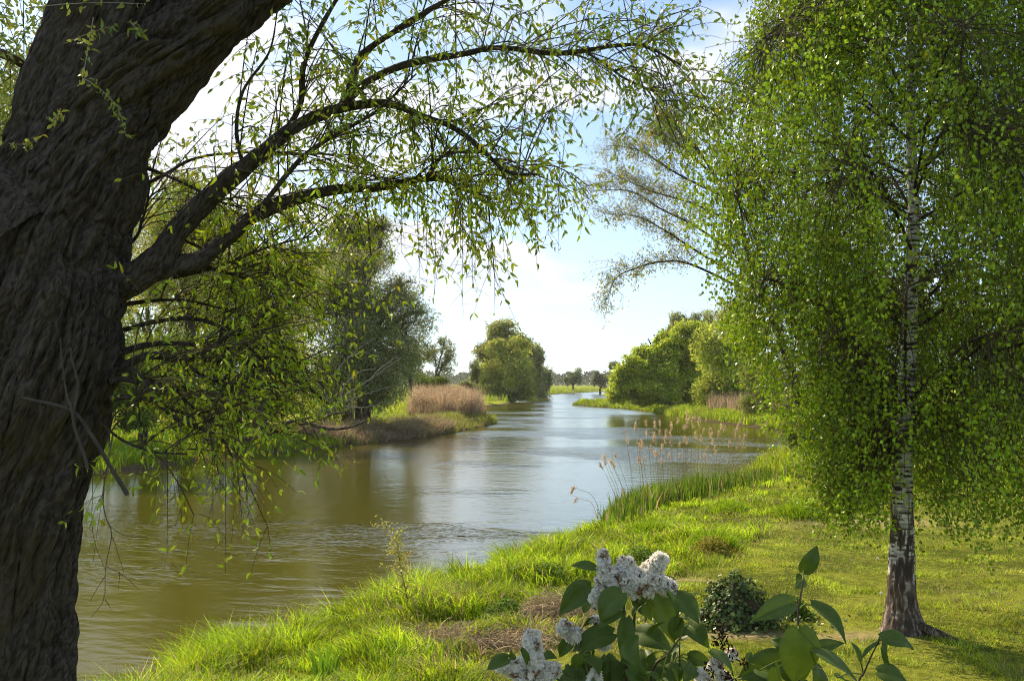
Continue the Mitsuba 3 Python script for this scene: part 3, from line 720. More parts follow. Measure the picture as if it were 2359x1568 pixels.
    lv, lf = leaves6(pos, unit(rdir(n0) - [0, 0, .5]), 0.07 * rng.uniform(.6, 1.3, n0), 0.024)
    tw = twigs(np.repeat(b[::2], 6, 0), np.repeat(b[::2], 6, 0) + rng.normal(0, 1, (90, 3)) * [0.25, 0.3, 0.5], 0.004, 0.002, np.zeros(90), 4)
    add(key + '__bough', join([tube(b, np.linspace(0.05, 0.012, 30), 10), tw[:2]]), 'wood_dark', False)
    add(key + '__bough__leaves', (lv, lf), 'leaf_gloss', False, tint((0.20, 0.25, 0.045), n0, 6), kind='stuff')
    say(key, 'huge old willow with dark furrowed bark leaning in from the left edge over the river', 'tree')


PARTS = {}


def numbered_part(key, name):
    k = PARTS.get((key, name), 1 if key + '__' + name in scene else 0)
    PARTS[(key, name)] = k + 1
    return f'{key}__{name}' if k == 0 else f'{key}__{name}_{k:03d}'


build_old_willow()


def sticks(key, lines, bsdf, label, category, r0, r1, n=24, sides=7, wig=0.006):
    parts = []
    for k, q in enumerate(lines):
        p = spline(q, n)
        p = p + (np.stack([meshkit.noise(p * 6 + o, seed=k) for o in (0, 9, 21)], 1) - 0.5) * wig * 4
        s = 1.0 if k == 0 else 0.6
        parts.append(tube(p, np.linspace(r0 * s, r1 * (1 if k == 0 else .8), n), sides))
    add(key, join(parts), bsdf, 60, label=label, category=category)


sticks('dead_branch', [[P(x, y, 5.36) for x, y in ((50, 912), (165, 942), (211, 997), (246, 1062), (293, 1140))], [P(x, y, 5.33) for x, y in ((140, 780), (150, 900), (165, 942), (178, 1010), (200, 1080))], [P(x, y, 5.34) for x, y in ((160, 800), (175, 880), (168, 945))]], 'wood_grey', 'broken dead branch hanging across the foot of the old willow trunk', 'branch', 0.007, 0.012)
zz = lambda a, b: P(a * 0.5015, 782 + b * 0.5015, 5.6)
sticks('bare_twig', [[zz(*q) for q in ((470, 600), (470, 725), (490, 820), (515, 890), (495, 1000), (485, 1080), (480, 1190), (420, 1270))], [zz(*q) for q in ((420, 600), (425, 720), (430, 900), (480, 1050))], [zz(*q) for q in ((515, 890), (545, 960), (570, 1080))], [zz(*q) for q in ((485, 1040), (560, 1080), (640, 1150))],
                     [zz(*q) for q in ((490, 1090), (440, 1160), (415, 1200))], [zz(*q) for q in ((545, 1070), (540, 1150))], [zz(*q) for q in ((480, 1190), (510, 1240))], [zz(*q) for q in ((500, 860), (580, 900), (680, 905))]], 'wood_dark', 'bare leafless twig dangling over the water beside the old trunk', 'twig', 0.0035, 0.0015, sides=5)
sticks('fallen_branch', [[P(x, y, 58) for x, y in ((470, 1016), (549, 1012), (609, 1000), (654, 977), (714, 962), (790, 950))], [P(x, y, 58.5) for x, y in ((600, 1004), (660, 986), (730, 970))], [P(x, y, 57.5) for x, y in ((549, 1012), (560, 1030), (580, 1060))], [P(x, y, 57.6) for x, y in ((690, 966), (740, 985), (800, 985), (850, 965))]], 'wood_dark', 'long dark fallen branch propped over the grass of the left bank', 'branch', 0.17, 0.06, wig=0.03)
sticks('dead_limb', [[P(x, y, 64) for x, y in ((740, 950), (756, 906), (771, 861), (804, 822), (864, 777))], [P(x, y, 63.5) for x, y in ((760, 950), (798, 909), (849, 876), (894, 846), (924, 825))], [P(x, y, 63.6) for x, y in ((780, 920), (800, 880), (830, 856), (866, 848))], [P(x, y, 63.8) for x, y in ((790, 925), (850, 905), (900, 890))], [P(x, y, 63.6) for x, y in ((850, 876), (880, 845), (920, 818))], [P(x, y, 63.7) for x, y in ((800, 825), (830, 812), (850, 812))],
                     [P(x, y, 63.7) for x, y in ((790, 935), (840, 938), (890, 925))]], 'wood_pale', 'pale dead limbs spreading in front of the dark rounded willow', 'branch', 0.075, 0.02, wig=0.03)


# ------------------------------------------------------------------ the birch
def bark_birch(p, n, uv):
    z = p.z
    ring = fbm(p.x * 5 + 2, p.y * 5, z * 26, 3)
    white = mix((0.42, 0.39, 0.35), (0.78, 0.75, 0.70), smoothstep(0.3, 0.6, ring))
    dash = smoothstep(0.60, 0.68, noise(p.x * 9, p.y * 9, z * 34)) + smoothstep(0.63, 0.70, fbm(p.x * 4, p.y * 4 + 5, z * 3.4, 3))
    crack = fbm(p.x * 26, p.y * 26, z * 5.0, 3)
    low = smoothstep(2.2, 0.5, z + 1.6 * (fbm(p.x * 5, p.y * 5, z * 2.5, 3) - 0.5))
    rough = mix((0.04, 0.028, 0.018), (0.15, 0.10, 0.065), smoothstep(0.35, 0.7, crack))
    c = white * (1 - dr.clip(dash, 0, 1)) + mi.Color3f(0.05, 0.04, 0.035) * dr.clip(dash, 0, 1)
    k = dr.clip(low * 1.6 - smoothstep(0.5, 0.62, crack) * 0.8, 0, 1)
    return c * (1 - k) + rough * k


scene['bark_birch'] = {'type': 'twosided', 'bsdf': {'type': 'principled', 'base_color': proc(bark_birch), 'roughness': 0.7, 'specular': 0.3}}


def build_birch():
    key = 'birch'
    rn = np.random.default_rng(5)
    base = on_ground(2078, 1452)
    Y = base[1]
    k = Y / FPX
    cen = [(2082, 1475, 50), (2080, 1445, 41), (2078, 1400, 35), (2077, 1330, 30), (2078, 1200, 25), (2081, 1050, 21), (2091, 850, 18), (2098, 700, 16), (2105, 500, 13), (2098, 300, 11), (2100, 100, 9), (2090, -150, 7), (2080, -500, 4), (2075, -700, 1.5)]
    pts = np.array([P(x, y, Y) for x, y, _ in cen])
    path = spline(pts, 420)
    rad = np.interp(np.linspace(0, len(cen) - 1, 420), np.arange(len(cen)), [w * k for *_, w in cen])
    v, f = tube(path, rad, 90, closed=False)
    A = np.tile(np.arange(90) * 2 * np.pi / 90, 420)
    zz_ = v[:, 2]
    c = np.repeat(path, 90, 0)
    lowf = np.clip((1.9 - zz_) / 1.6, 0, 1)
    furrow = meshkit.fbm(np.stack([np.cos(A) * 4.2, np.sin(A) * 4.2, zz_ * 3.2], -1), 4, seed=3) - 0.5
    flare = np.clip((base[2] + 0.42 - zz_) / 0.42, 0, 1) ** 2 * (0.5 + 0.9 * meshkit.noise(np.stack([np.cos(A) * 1.9 + 4, np.sin(A) * 1.9, A * 0], -1), seed=2))
    v = v + unit(v - c) * ((0.055 * lowf + 0.008) * furrow + 0.075 * flare)[:, None]
    add(key + '__trunk', (v, f), 'bark_birch', True)
    root = spline([base + [0.12, -0.12, 0.10], base + [0.28, -0.30, 0.06], base + [0.46, -0.5, 0.0], base + [0.62, -0.68, -0.08]], 24)
    add(key + '__root', tube(root, np.linspace(0.075, 0.02, 24), 12), 'bark_birch', True)

    def reach(z, left):
        zs = [0.6, 1.3, 2.1, 3.0, 4.0, 5.2, 6.5, 7.2, 8.2, 9.5, 11, 12.6]
        rl = [0.5, 0.80, 1.15, 1.75, 2.25, 2.65, 3.05, 3.0, 2.25, 1.75, 1.2, 0.3]
        rr = [2.2, 2.6, 2.8, 3.0, 3.1, 3.2, 3.1, 3.05, 2.9, 2.2, 1.4, 0.3]
        return np.interp(z, zs, rl) * left + np.interp(z, zs, rr) * (1 - left)

    # limbs, rising from the trunk and bending over
    tx = lambda z: np.array([np.interp(z, path[:, 2], path[:, a]) for a in (0, 1)]).T
    ends, starts, limbs = [], [], []
    for i in range(64):
        z0 = rn.uniform(2.2, 10.5)
        a = i * 2.39996 + rn.normal() * 0.2
        o = np.array([np.cos(a), np.sin(a), 0])
        left = 0.5 - 0.5 * o[0]
        zt = min(z0 + rn.uniform(0.9, 2.2), 12)
        R = reach(zt, left) * rn.uniform(0.7, 0.97)
        s = np.r_[tx(np.array([z0]))[0], z0]
        e = np.r_[s[:2] + o[:2] * R, zt - 0.2 * R]
        m = s + (e - s) * 0.5 + np.array([0, 0, 0.35])
        q = spline([s, m, e, e + o * 0.22 - [0, 0, 0.22]], 18)
        limbs.append(q)
        add(numbered_part(key, 'limb'), tube(q, np.linspace(0.030 * (1 - z0 / 16), 0.004, 18), 6), 'bark_birch' if rn.uniform() < 0.25 and z0 > 4 and o[0] < 0.2 else 'wood_dark', True)
    P_ = np.vstack(limbs)
    # weeping strands hung through the crown
    n = 8900
    z = rn.uniform(1.6, 12.2, n)
    a = rn.uniform(0, 2 * np.pi, n)
    o = np.stack([np.cos(a), np.sin(a)], 1)
    left = np.clip(0.5 - 0.55 * o[:, 0], 0, 1)
    lump = 0.80 + 0.36 * meshkit.fbm(np.stack([np.cos(a) * 1.6, np.sin(a) * 1.6, z * 0.55], -1), 3, seed=6)
    r = reach(z, left) * np.sqrt(rn.uniform(0.04, 1.0, n)) * lump
    s = np.stack([0 * z, 0 * z, z], 1)
    s[:, :2] = tx(z) + o * r[:, None]
    ln = rn.uniform(0.5, 1.5, n) * np.clip(z / 4, 0.5, 1.1)
    bottom = np.where(o[:, 0] > 0.05, np.where(rn.uniform(size=n) < 0.35, 0.35, 0.85), 0.55 + reach(z, left) * 0) + rn.uniform(0, 0.7, n)
    lowest = np.where(o[:, 0] < 0, np.interp(r, [0.4, 0.8, 1.2, 1.75, 2.3, 3.0], [1.0, 1.2, 2.0, 2.9, 3.7, 5.0]), bottom)
    ez = np.maximum(z - ln, lowest)
    ok = (z - ez > 0.25)
    clump = meshkit.fbm(s * 0.75, 3, seed=12)
    ok &= clump > 0.37 + 0.05 * rn.normal(size=n)
    near_trunk = (np.abs(s[:, 0] - tx(z)[:, 0] * s[:, 1] / Y) < 0.26) & (s[:, 1] < tx(z)[:, 1] + 0.1)
    ok &= ~(near_trunk & (rn.uniform(size=n) < np.where((z < 2.4) | ((z > 4.4) & (z < 6.6)), 0.94, 0.35)))
    s, ez, r, o = s[ok], ez[ok], r[ok], o[ok]
    e = np.stack([s[:, 0] + rn.normal(0, 0.2, len(s)) + o[:, 0] * 0.1, s[:, 1] + rn.normal(0, 0.2, len(s)), ez], 1)
    tv, tf, tp = twigs(s, e, 0.0030, 0.0012, rn.uniform(-0.05, 0.1, len(s)), 3)
    # each strand springs from a limb
    from scipy.spatial import cKDTree
    _, near = cKDTree(P_).query(s + [0, 0, 0.15], k=14)
    near = near[np.arange(len(s)), rn.integers(0, 14, len(s))]
    cv, cf, _ = twigs(P_[near], s, 0.006, 0.0035, 0.06 * np.ones(len(s)), 3)
    add(key + '__twig', join([(tv, tf), (cv, cf)]), 'wood_dark', False, kind='stuff')
    m = 30
    t = rn.uniform(0, 1, (len(s), m))
    cnt = np.clip((s[:, 2] - ez) / 0.034, 8, m).astype(int)
    use = np.arange(m)[None] < cnt[:, None]
    pos = (s[:, None] * (1 - t)[..., None] + e[:, None] * t[..., None])[use] + rn.normal(0, 0.055, (use.sum(), 3))
    nn = len(pos)
    d = unit(rn.normal(size=(nn, 3)) * 0.75 - [0, 0, 0.75])
    v, f = leaves(pos, d, 0.060 * rn.uniform(0.65, 1.25, nn), 0.050 * rn.uniform(0.7, 1.2, nn), fold=0.12, nrm=unit(rn.normal(size=(nn, 3))), curl=0.08)
    cc = np.tile((0.25, 0.36, 0.014), (nn, 1)) * (0.75 + 0.5 * ss(0.35, 0.65, meshkit.fbm(pos * 1.3, 2, seed=44)))[:, None]
    add(key + '__crown', (v, f), 'leaf_gloss', False, tint(cc, nn, 4, 0.24, 0.10), kind='stuff')
    print('birch leaves', nn, 'strands', len(s))
    say(key, 'weeping silver birch with white upper bark and dark cracked foot on the lawn', 'tree')


build_birch()


# ------------------------------------------------------------------ grass
def scatter(x0, x1, y0, y1, n):
    return rng.uniform(x0, x1, n), rng.uniform(y0, y1, n)


def in_view(x, y, margin=0.03):
    return (np.abs(x) < y * (CX / FPX + margin) + 0.4)


def build_grass():
    # tall tufted grass of the near bank
    V, C = [], []
    x, y = [], []
    for (y0, y1, n) in ((9.5, 14, 130000), (14, 20, 140000), (20, 30, 150000), (30, 62, 200000)):
        yy = rng.uniform(y0, y1, n)
        xx = rng.uniform(-1, 1, n) * (yy * 0.52 + 0.4)
        x.append(xx); y.append(yy)
    x, y = np.concatenate(x), np.concatenate(y)
    sd = sdist(x, y)
    side = (sd > -0.35) & ((x > -7.5) & ~((x < -8 + 0 * y) & (y > 20)))
    near = side & ~((y > 80)) & (x > np.interp(y, [9, 60], [-9, -4]))
    x, y, sd = x[near], y[near], sd[near]
    tuft = meshkit.fbm(np.stack([x * 1.1, y * 1.1, x * 0], -1), 2, seed=31)
    fine = meshkit.noise(np.stack([x * 3.5, y * 3.5, x * 0], -1), seed=33)
    # the mown lawn starts a few metres from the water
    edge = np.interp(y, [10, 14, 18, 24, 40, 60], [5.2, 5.0, 4.6, 6.0, 10, 14]) + 1.2 * (meshkit.noise(np.stack([x * 0.8, y * 0.8, x * 0], -1), seed=35) - 0.5)
    lawn = ss(-0.5, 0.5, sd - edge)
    dry = dryness_np(x, y)
    wear = meshkit.fbm(np.stack([x * 0.7, y * 0.7, x * 0 + 9], -1), 3, seed=37)
    IR = on_ground(748, 1566)
    h = (1 - 0.65 * np.exp(-(((x - IR[0]) / 0.55) ** 2 + ((y - IR[1]) / 0.9) ** 2))) * (1 - lawn) * (0.14 + 0.34 * ss(0.34, 0.72, tuft)) * (0.75 + 0.5 * fine) + lawn * (0.036 + 0.15 * fine * ss(0.35, 0.75, meshkit.fbm(np.stack([x * 2.2, y * 2.2, x * 0 + 4], -1), 3, seed=61)))
    h *= (1 - 0.75 * dry) * rng.uniform(0.5, 1.3, len(x)) * (1 - 0.45 * (1 - lawn) * ss(20, 26, y)) * (0.8 + 0.5 * ss(2.5, 0.6, sd) * (1 - lawn))
    keep = rng.uniform(size=len(x)) < (1 - 0.55 * dry) * np.where(lawn > 0.5, 1.0, np.where(y < 20, 0.55, 0.62))
    keep &= h > 0.02
    x, y, sd, h, lawn, dry, tuft, wear = (q[keep] for q in (x, y, sd, h, lawn, dry, tuft, wear))
    root = np.stack([x, y, height(x, y, sd) - 0.01], 1)
    n = len(x)
    ang = rng.uniform(0, 2 * np.pi, n)
    flow = meshkit.noise(np.stack([x * 1.6, y * 1.6, x * 0], -1), seed=41) * 4 * np.pi
    lean = np.stack([np.cos(ang), np.sin(ang)], 1) * rng.uniform(0.1, 0.85, (n, 1)) + np.stack([np.cos(flow), np.sin(flow)], 1) * 0.55
    w = np.where(lawn > 0.5, 0.0105, 0.0145) * (0.7 + y / 26)
    c = np.where((lawn > 0.5)[:, None], np.array([0.32, 0.405, 0.032]), np.array([0.27, 0.37, 0.016]))
    c = c * (0.72 + 0.6 * ss(0.3, 0.7, tuft))[:, None] ** np.where(lawn > 0.5, 0.3, 1.0)[:, None] * (0.72 + 0.56 * ss(0.3, 0.7, meshkit.fbm(np.stack([x * 1.7, y * 1.7, x * 0 + 2], -1), 3, seed=63)))[:, None]
    straw = rng.uniform(size=n) < np.clip(0.05 + 0.75 * dry + 0.22 * ss(0.52, 0.72, wear) + 0.09 * lawn, 0, 0.9)
    c[straw] = np.array([0.36, 0.29, 0.15]) * rng.uniform(0.6, 1.1, (straw.sum(), 1))
    v, f = blades(root, h, w, lean)
    col = tint(c, n, 5, 0.30, 0.10)
    part = lawn > 0.5
    for nm, sel, lab in (('bank_grass', ~part, 'tall tufted bright green grass along the near bank'), ('lawn_grass', part, 'short sunny lawn grass around the birch')):
        idx = np.where(sel)[0]
        vv = v.reshape(n, 5, 3)[idx].reshape(-1, 3)
        cc = col.reshape(n, 5, 3)[idx].reshape(-1, 3)
        ff = (np.array([[0, 1, 3], [0, 3, 2], [2, 3, 4]])[None] + (np.arange(len(idx)) * 5)[:, None, None]).reshape(-1, 3)
        if nm == 'lawn_grass':
            vv, cc = (q.reshape(-1, 5, 3)[:, [0, 1, 4]].reshape(-1, 3) for q in (vv, cc))
            ff = np.arange(len(vv)).reshape(-1, 3)
        add(nm, (vv, ff), 'leaf_grass', False, cc, kind='stuff', label=lab, category='grass')
        print(nm, len(idx))
    # big tussocks standing out on the bank
    px = [(800, 1385, 0.75, 1.0), (500, 1490, 0.75, 1.0), (1170, 1395, 0.7, 1.0), (1090, 1300, 0.7, 1.0), (620, 1450, 0.5, 0.8), (350, 1530, 0.7, 0.9), (1300, 1235, .6, .9), (960, 1330, .55, .9), (1240, 1255, .6, .8), (1500, 1230, 0.6, .9), (1680, 1180, .6, .9), (1850, 1190, .8, 1.0), (700, 1440, .5, .8), (430, 1545, .6, .8), (880, 1350, .5, .8), (1400, 1205, .5, .8), (1650, 1260, .6, .7), (1000, 1320, .5, .8)]
    R, H, L, W = [], [], [], []
    for a, b, hh, s in px:
        q = on_ground(a, b)
        m = 900
        off = rng.normal(0, 0.26 * s, (m, 2))
        xy = q[:2] + off
        R.append(np.c_[xy, height(xy[:, 0], xy[:, 1]) - 0.02])
        H.append(0.72 * hh * rng.uniform(0.5, 1.0, m) * np.exp(-(np.linalg.norm(off, axis=1) / 0.7) ** 2))
        L.append(off * 1.1 + rng.normal(0, 0.22, (m, 2)))
        W.append(np.full(m, 0.011 + 0.0004 * q[1]))
    R, H, L, W = np.vstack(R), np.concatenate(H), np.vstack(L), np.concatenate(W)
    v, f = blades(R, H, W, L, 0.8)
    add('tussock_grass', (v, f), 'leaf_grass', False, tint((0.24, 0.36, 0.014), len(R), 5, 0.2, 0.08), kind='stuff', label='lush long bladed grass tussocks along the near water edge', category='grass')


build_grass()


def build_far_banks():
    def strip(nm, poly, n, h, w, c, lab, straw=0.05, hvar=0.4, cut=None, lean=0.25, dens=0.36, bsdf='leaf_matte'):
        lo, hi = np.min(poly, 0), np.max(poly, 0)
        pg = shapely.Polygon(poly)
        x, y = rng.uniform(lo[0], hi[0], n), rng.uniform(lo[1], hi[1], n)
        sd = sdist(x, y)
        ok = shapely.contains(pg, shapely.points(x, y)) & (sd > -0.15) & (meshkit.fbm(np.stack([x * 0.8, y * 0.8, x * 0], -1), 2, seed=51) > dens)
        x, y, sd = x[ok], y[ok], sd[ok]
        m = len(x)
        root = np.stack([x, y, height(x, y, sd) - 0.02], 1)
        t = meshkit.fbm(np.stack([x * 0.5, y * 0.5, x * 0], -1), 3, seed=53)
        hh = h * (1 - hvar + 2 * hvar * ss(0.3, 0.7, t)) * rng.uniform(0.6, 1.2, m)
        v, f = blades(root, hh, w * (0.8 + 0.4 * rng.uniform(size=m)), rng.normal(0, lean, (m, 2)), 0.5)
        col = np.tile(c, (m, 1)) * (0.75 + 0.5 * ss(0.3, 0.7, t))[:, None]
        st = rng.uniform(size=m) < straw
        col[st] = np.array([0.34, 0.27, 0.16]) * rng.uniform(0.6, 1.1, (st.sum(), 1))
        add(nm, (v, f), bsdf, False, tint(col, m, 5, 0.2, 0.1), kind='stuff', label=lab, category='grass' if 'reed' not in nm else 'reeds')
        print(nm, m)

    strip('left_bank_grass', [(-50, 20), (-19, 49), (-15.5, 61), (-9.5, 75), (-11, 84), (-22, 84), (-45, 60), (-60, 30)], 130000, 0.55, 0.05, (0.22, 0.32, 0.015), 'green grass and undergrowth along the far left bank', lean=0.4)
    strip('left_point_grass', [(-12, 76), (-6, 85), (-3, 99), (-1.5, 112), (-2.4, 120), (-7, 116), (-10, 100), (-16, 84)], 60000, 0.75, 0.05, (0.24, 0.30, 0.025), 'green and straw coloured sedge below the brown reeds on the left point', straw=0.45, lean=0.4)
    strip('dry_sedge', [(-13.5, 70), (-9.9, 74.5), (-6.4, 85), (-4.6, 92), (-7, 94), (-12, 80), (-15, 72)], 36000, 0.95, 0.04, (0.28, 0.22, 0.14), 'dry grey brown sedge hanging over the left bank edge', straw=0.6, lean=0.7, dens=0.3)
    strip('reed_bed', [(-10.6, 106), (-7, 104.5), (-4.0, 108), (-2.9, 115), (-4, 124), (-8, 127), (-10.6, 122)], 34000, 2.5, 0.035, (0.42, 0.32, 0.20), 'bed of tall brown dry reeds on the left river point', straw=0.3, hvar=0.38, lean=0.16, dens=0.33)
    # feathery heads of that reed bed
    m = 5200
    x, y = rng.uniform(-12, -3, m), rng.uniform(104, 126, m)
    pg = shapely.Polygon([(-10.3, 107), (-7, 105.5), (-4.3, 109), (-3.3, 115), (-4.5, 123), (-8, 126.5), (-10.3, 121)])
    ok = shapely.contains(pg, shapely.points(x, y))
    x, y = x[ok], y[ok]
    t = meshkit.fbm(np.stack([x * 0.5, y * 0.5, x * 0], -1), 3, seed=53)
    z = height(x, y) + 2.5 * (0.84 + 0.32 * ss(0.3, 0.7, t)) * rng.uniform(0.75, 1.12, len(x))
    pos = np.stack([x, y, z], 1)
    v, f = leaves(pos, rng.normal(0, 0.5, (len(x), 3)) + [0.5, 0, 0.5], rng.uniform(0.2, 0.4, len(x)), 0.09)
    add('reed_plumes', (v, f), 'leaf_matte', False, tint((0.42, 0.31, 0.19), len(x), 4, 0.18, 0.06), kind='stuff', label='pale feathery plumes on top of the brown reed bed', category='reeds')
    strip('right_bank_grass', [(11, 203), (14, 190), (19.5, 167), (20.5, 133), (24, 97), (33, 91), (40, 95), (34, 135), (32, 170), (26, 200), (16, 212)], 110000, 0.7, 0.09, (0.27, 0.36, 0.02), 'bright green grass along the far right bank', straw=0.12, lean=0.3)
    strip('right_bank_reeds', [(24.5, 133), (25, 118), (27, 104), (33, 96), (40, 98), (36, 120), (33, 140)], 26000, 2.0, 0.05, (0.33, 0.25, 0.16), 'dry brown reeds beneath the bushes of the right bank', straw=0.5, hvar=0.35, lean=0.12, dens=0.42)
    strip('far_bend_grass', [(-5, 205), (-1, 226), (4, 322), (18, 414), (50, 540), (60, 600), (30, 560), (0, 430), (-12, 330), (-14, 215)], 70000, 1.1, 0.16, (0.27, 0.35, 0.02), 'bright bank grass along the distant river bend', straw=0.15, lean=0.3)
    strip('meadow_grass', [(-60, 90), (-10, 130), (-10, 200), (-20, 320), (-60, 300), (-110, 150)], 60000, 0.6, 0.14, (0.28, 0.33, 0.025), 'sunlit meadow grass beyond the left bank', straw=0.15)
    strip('birch_meadow', [(14, 60), (8, 40), (14, 30), (22, 32), (40, 60), (34, 80), (28, 78)], 70000, 0.5, 0.045, (0.27, 0.34, 0.02), 'tall sunlit meadow grass behind the birch', straw=0.1, bsdf='leaf_grass')


build_far_banks()


# ------------------------------------------------------------------ reeds and sedge by the near water
def zs(a, b):
    return 1297 + a * 0.2508, 904 + b * 0.2508


def build_reeds():
    heads = [(660, 330), (770, 290), (850, 310), (895, 290), (775, 380), (575, 380), (585, 450), (700, 510), (720, 490), (690, 460), (830, 420), (850, 450), (810, 520), (885, 385), (905, 515), (955, 390), (945, 445), (990, 320), (990, 400), (1000, 470), (1050, 270), (1130, 230), (1155, 250), (1185, 265), (1210, 250),
             (1255, 260), (1260, 300), (1310, 260), (1110, 330), (1130, 310), (1190, 320), (1120, 440), (1135, 455), (1075, 490), (1065, 590), (980, 600), (1225, 400), (1255, 440), (1290, 360), (1340, 370), (1355, 405), (1380, 460), (1395, 520), (1400, 560), (1425, 380), (1450, 320), (1480, 345), (1320, 520),
             (1300, 600), (1530, 480), (1570, 420), (1580, 370), (1615, 420), (1650, 430), (1690, 390), (1645, 280), (1605, 500), (1650, 500), (1595, 325), (710, 640), (740, 620), (390, 605), (385, 655), (360, 680), (490, 590), (455, 650), (460, 680), (855, 570), (880, 575), (910, 640)]
    rn = np.random.default_rng(17)

    def reed(hx, hy, Y, bx, droop=0.0, label=None, group='dry reed stalks rising from the sedge at the near water edge'):
        key = numbered('reed')
        q = P(bx, HOR + 100, Y)
        base = np.array([q[0], q[1], g(q[0], q[1])])
        tip = P(hx, hy, Y + rn.uniform(-0.4, 0.4))
        up = base + (tip - base) * 0.5 + np.array([(base[0] - tip[0]) * 0.12, 0, 0.06 + droop])
        line = spline([base, up, tip], 14)
        add(key + '__stem', tube(line, np.linspace(0.007, 0.004, 14), 5), 'reed_straw', False)
        ax = unit(line[-1] - line[-2]) if droop == 0 else np.array([-0.45, 0, -0.9])
        s = rn.uniform(0.62, 1.05)
        m = 60
        t = rn.uniform(0, 1, m)
        side = np.array([rn.choice([-1, 1]) * 0.45, rn.normal() * 0.3, 0.0])
        pos = line[-1] - ax * 0.10 * s + ax[None] * (t * 0.26 * s)[:, None] + rn.normal(0, 0.018, (m, 3)) + side * (0.10 * s * t * (1 - t) * 2)[:, None]
        d = unit(ax + rn.normal(0, 0.4, (m, 3)) + side * 0.6)
        v, f = leaves(pos, d, 0.10 * s * rn.uniform(0.6, 1.2, m), 0.028 * s * np.sin(np.pi * (0.15 + 0.8 * t)))
        c = np.array([0.55, 0.43, 0.28]) * rn.uniform(0.8, 1.15)
        add(key + '__seed_head', (v, f), 'leaf_matte', False, np.repeat(np.clip(c * np.exp(rn.normal(0, 0.15, (m, 1))), 0, .8), 4, 0), kind='stuff')
        say(key, label, 'reed', group)

    scene['reed_straw'] = {'type': 'twosided', 'bsdf': {'type': 'diffuse', 'reflectance': {'type': 'rgb', 'value': (0.40, 0.28, 0.13)}}}
    ones = 'first second third fourth fifth sixth seventh eighth ninth tenth eleventh twelfth thirteenth fourteenth fifteenth sixteenth seventeenth eighteenth nineteenth'.split()
    tens = {20: 'twenty', 30: 'thirty', 40: 'forty', 50: 'fifty', 60: 'sixty', 70: 'seventy'}

    def ordinal(k):
        return ones[k - 1] if k < 20 else tens[k // 10 * 10][:-1] + 'ieth' if k % 10 == 0 else tens[k // 10 * 10] + '-' + ones[k % 10 - 1]

    for rank, (a, b) in enumerate(sorted(heads)):
        x, y = zs(a, b)
        bx = zs(0.82 * a + 0.18 * 1050 + (60 if a < 520 else 0), 0)[0]
        Y = np.interp(bx, [1390, 1450, 1550, 1650, 1740], [29.8, 31.5, 34, 37, 40.5]) + rn.uniform(-0.8, 0.8)
        size = 'low' if b > 470 else 'tall' if b < 300 else 'medium high'
        reed(x, y, Y, bx, 0.0, f'{size} dry reed, its brown head {ordinal(rank + 1)} from the left in the upright reed clump')
    for (a, b), lab, bx in (((105, 872), 'upper of two bent reeds drooping left over the water from the sedge', 1392), ((128, 975), 'lower of two bent reeds drooping left over the water from the sedge', 1384)):
        x, y = zs(a, b)
        reed(x, y, 28.8, bx, 0.25, lab)
    # broad green sedge around their feet
    n = 7600
    t = rn.uniform(0, 1, n)
    px = 1385 + 345 * t
    Yc = np.interp(px, [1380, 1450, 1550, 1650, 1740, 1790], [28.4, 30.8, 33.3, 36.3, 40, 43])
    Yv = Yc + rn.normal(-0.8, 1.0, n)
    x = (px - CX) / FPX * Yc + rn.normal(0, 0.3, n)
    sd = sdist(x, Yv)
    ok = (sd > -0.5) & (sd < 3.6) & (meshkit.noise(np.stack([x * 1.1, Yv * 0.7, x * 0], -1), seed=3) > 0.45)
    x, Yv, sd, t = x[ok], Yv[ok], sd[ok], t[ok]
    root = np.stack([x, Yv, height(x, Yv, sd) - 0.02], 1)
    h = rn.uniform(0.42, 1.0, len(x)) * np.interp(t, [0, 0.12, 0.6, 1], [0.55, 1.05, 1.0, 0.55])
    v, f = blades(root, h, rn.uniform(0.03, 0.055, len(x)), rn.normal(0, 0.17, (len(x), 2)), 0.4)
    c = np.tile((0.13, 0.21, 0.014), (len(x), 1))
    c[rn.uniform(size=len(x)) < 0.14] = (0.36, 0.27, 0.14)
    add('sedge', (v, f), 'leaf_grass', False, tint(c, len(x), 5, 0.22, 0.1), kind='stuff', label='dense broad bladed green sedge at the foot of the dry reeds', category='sedge')


build_reeds()


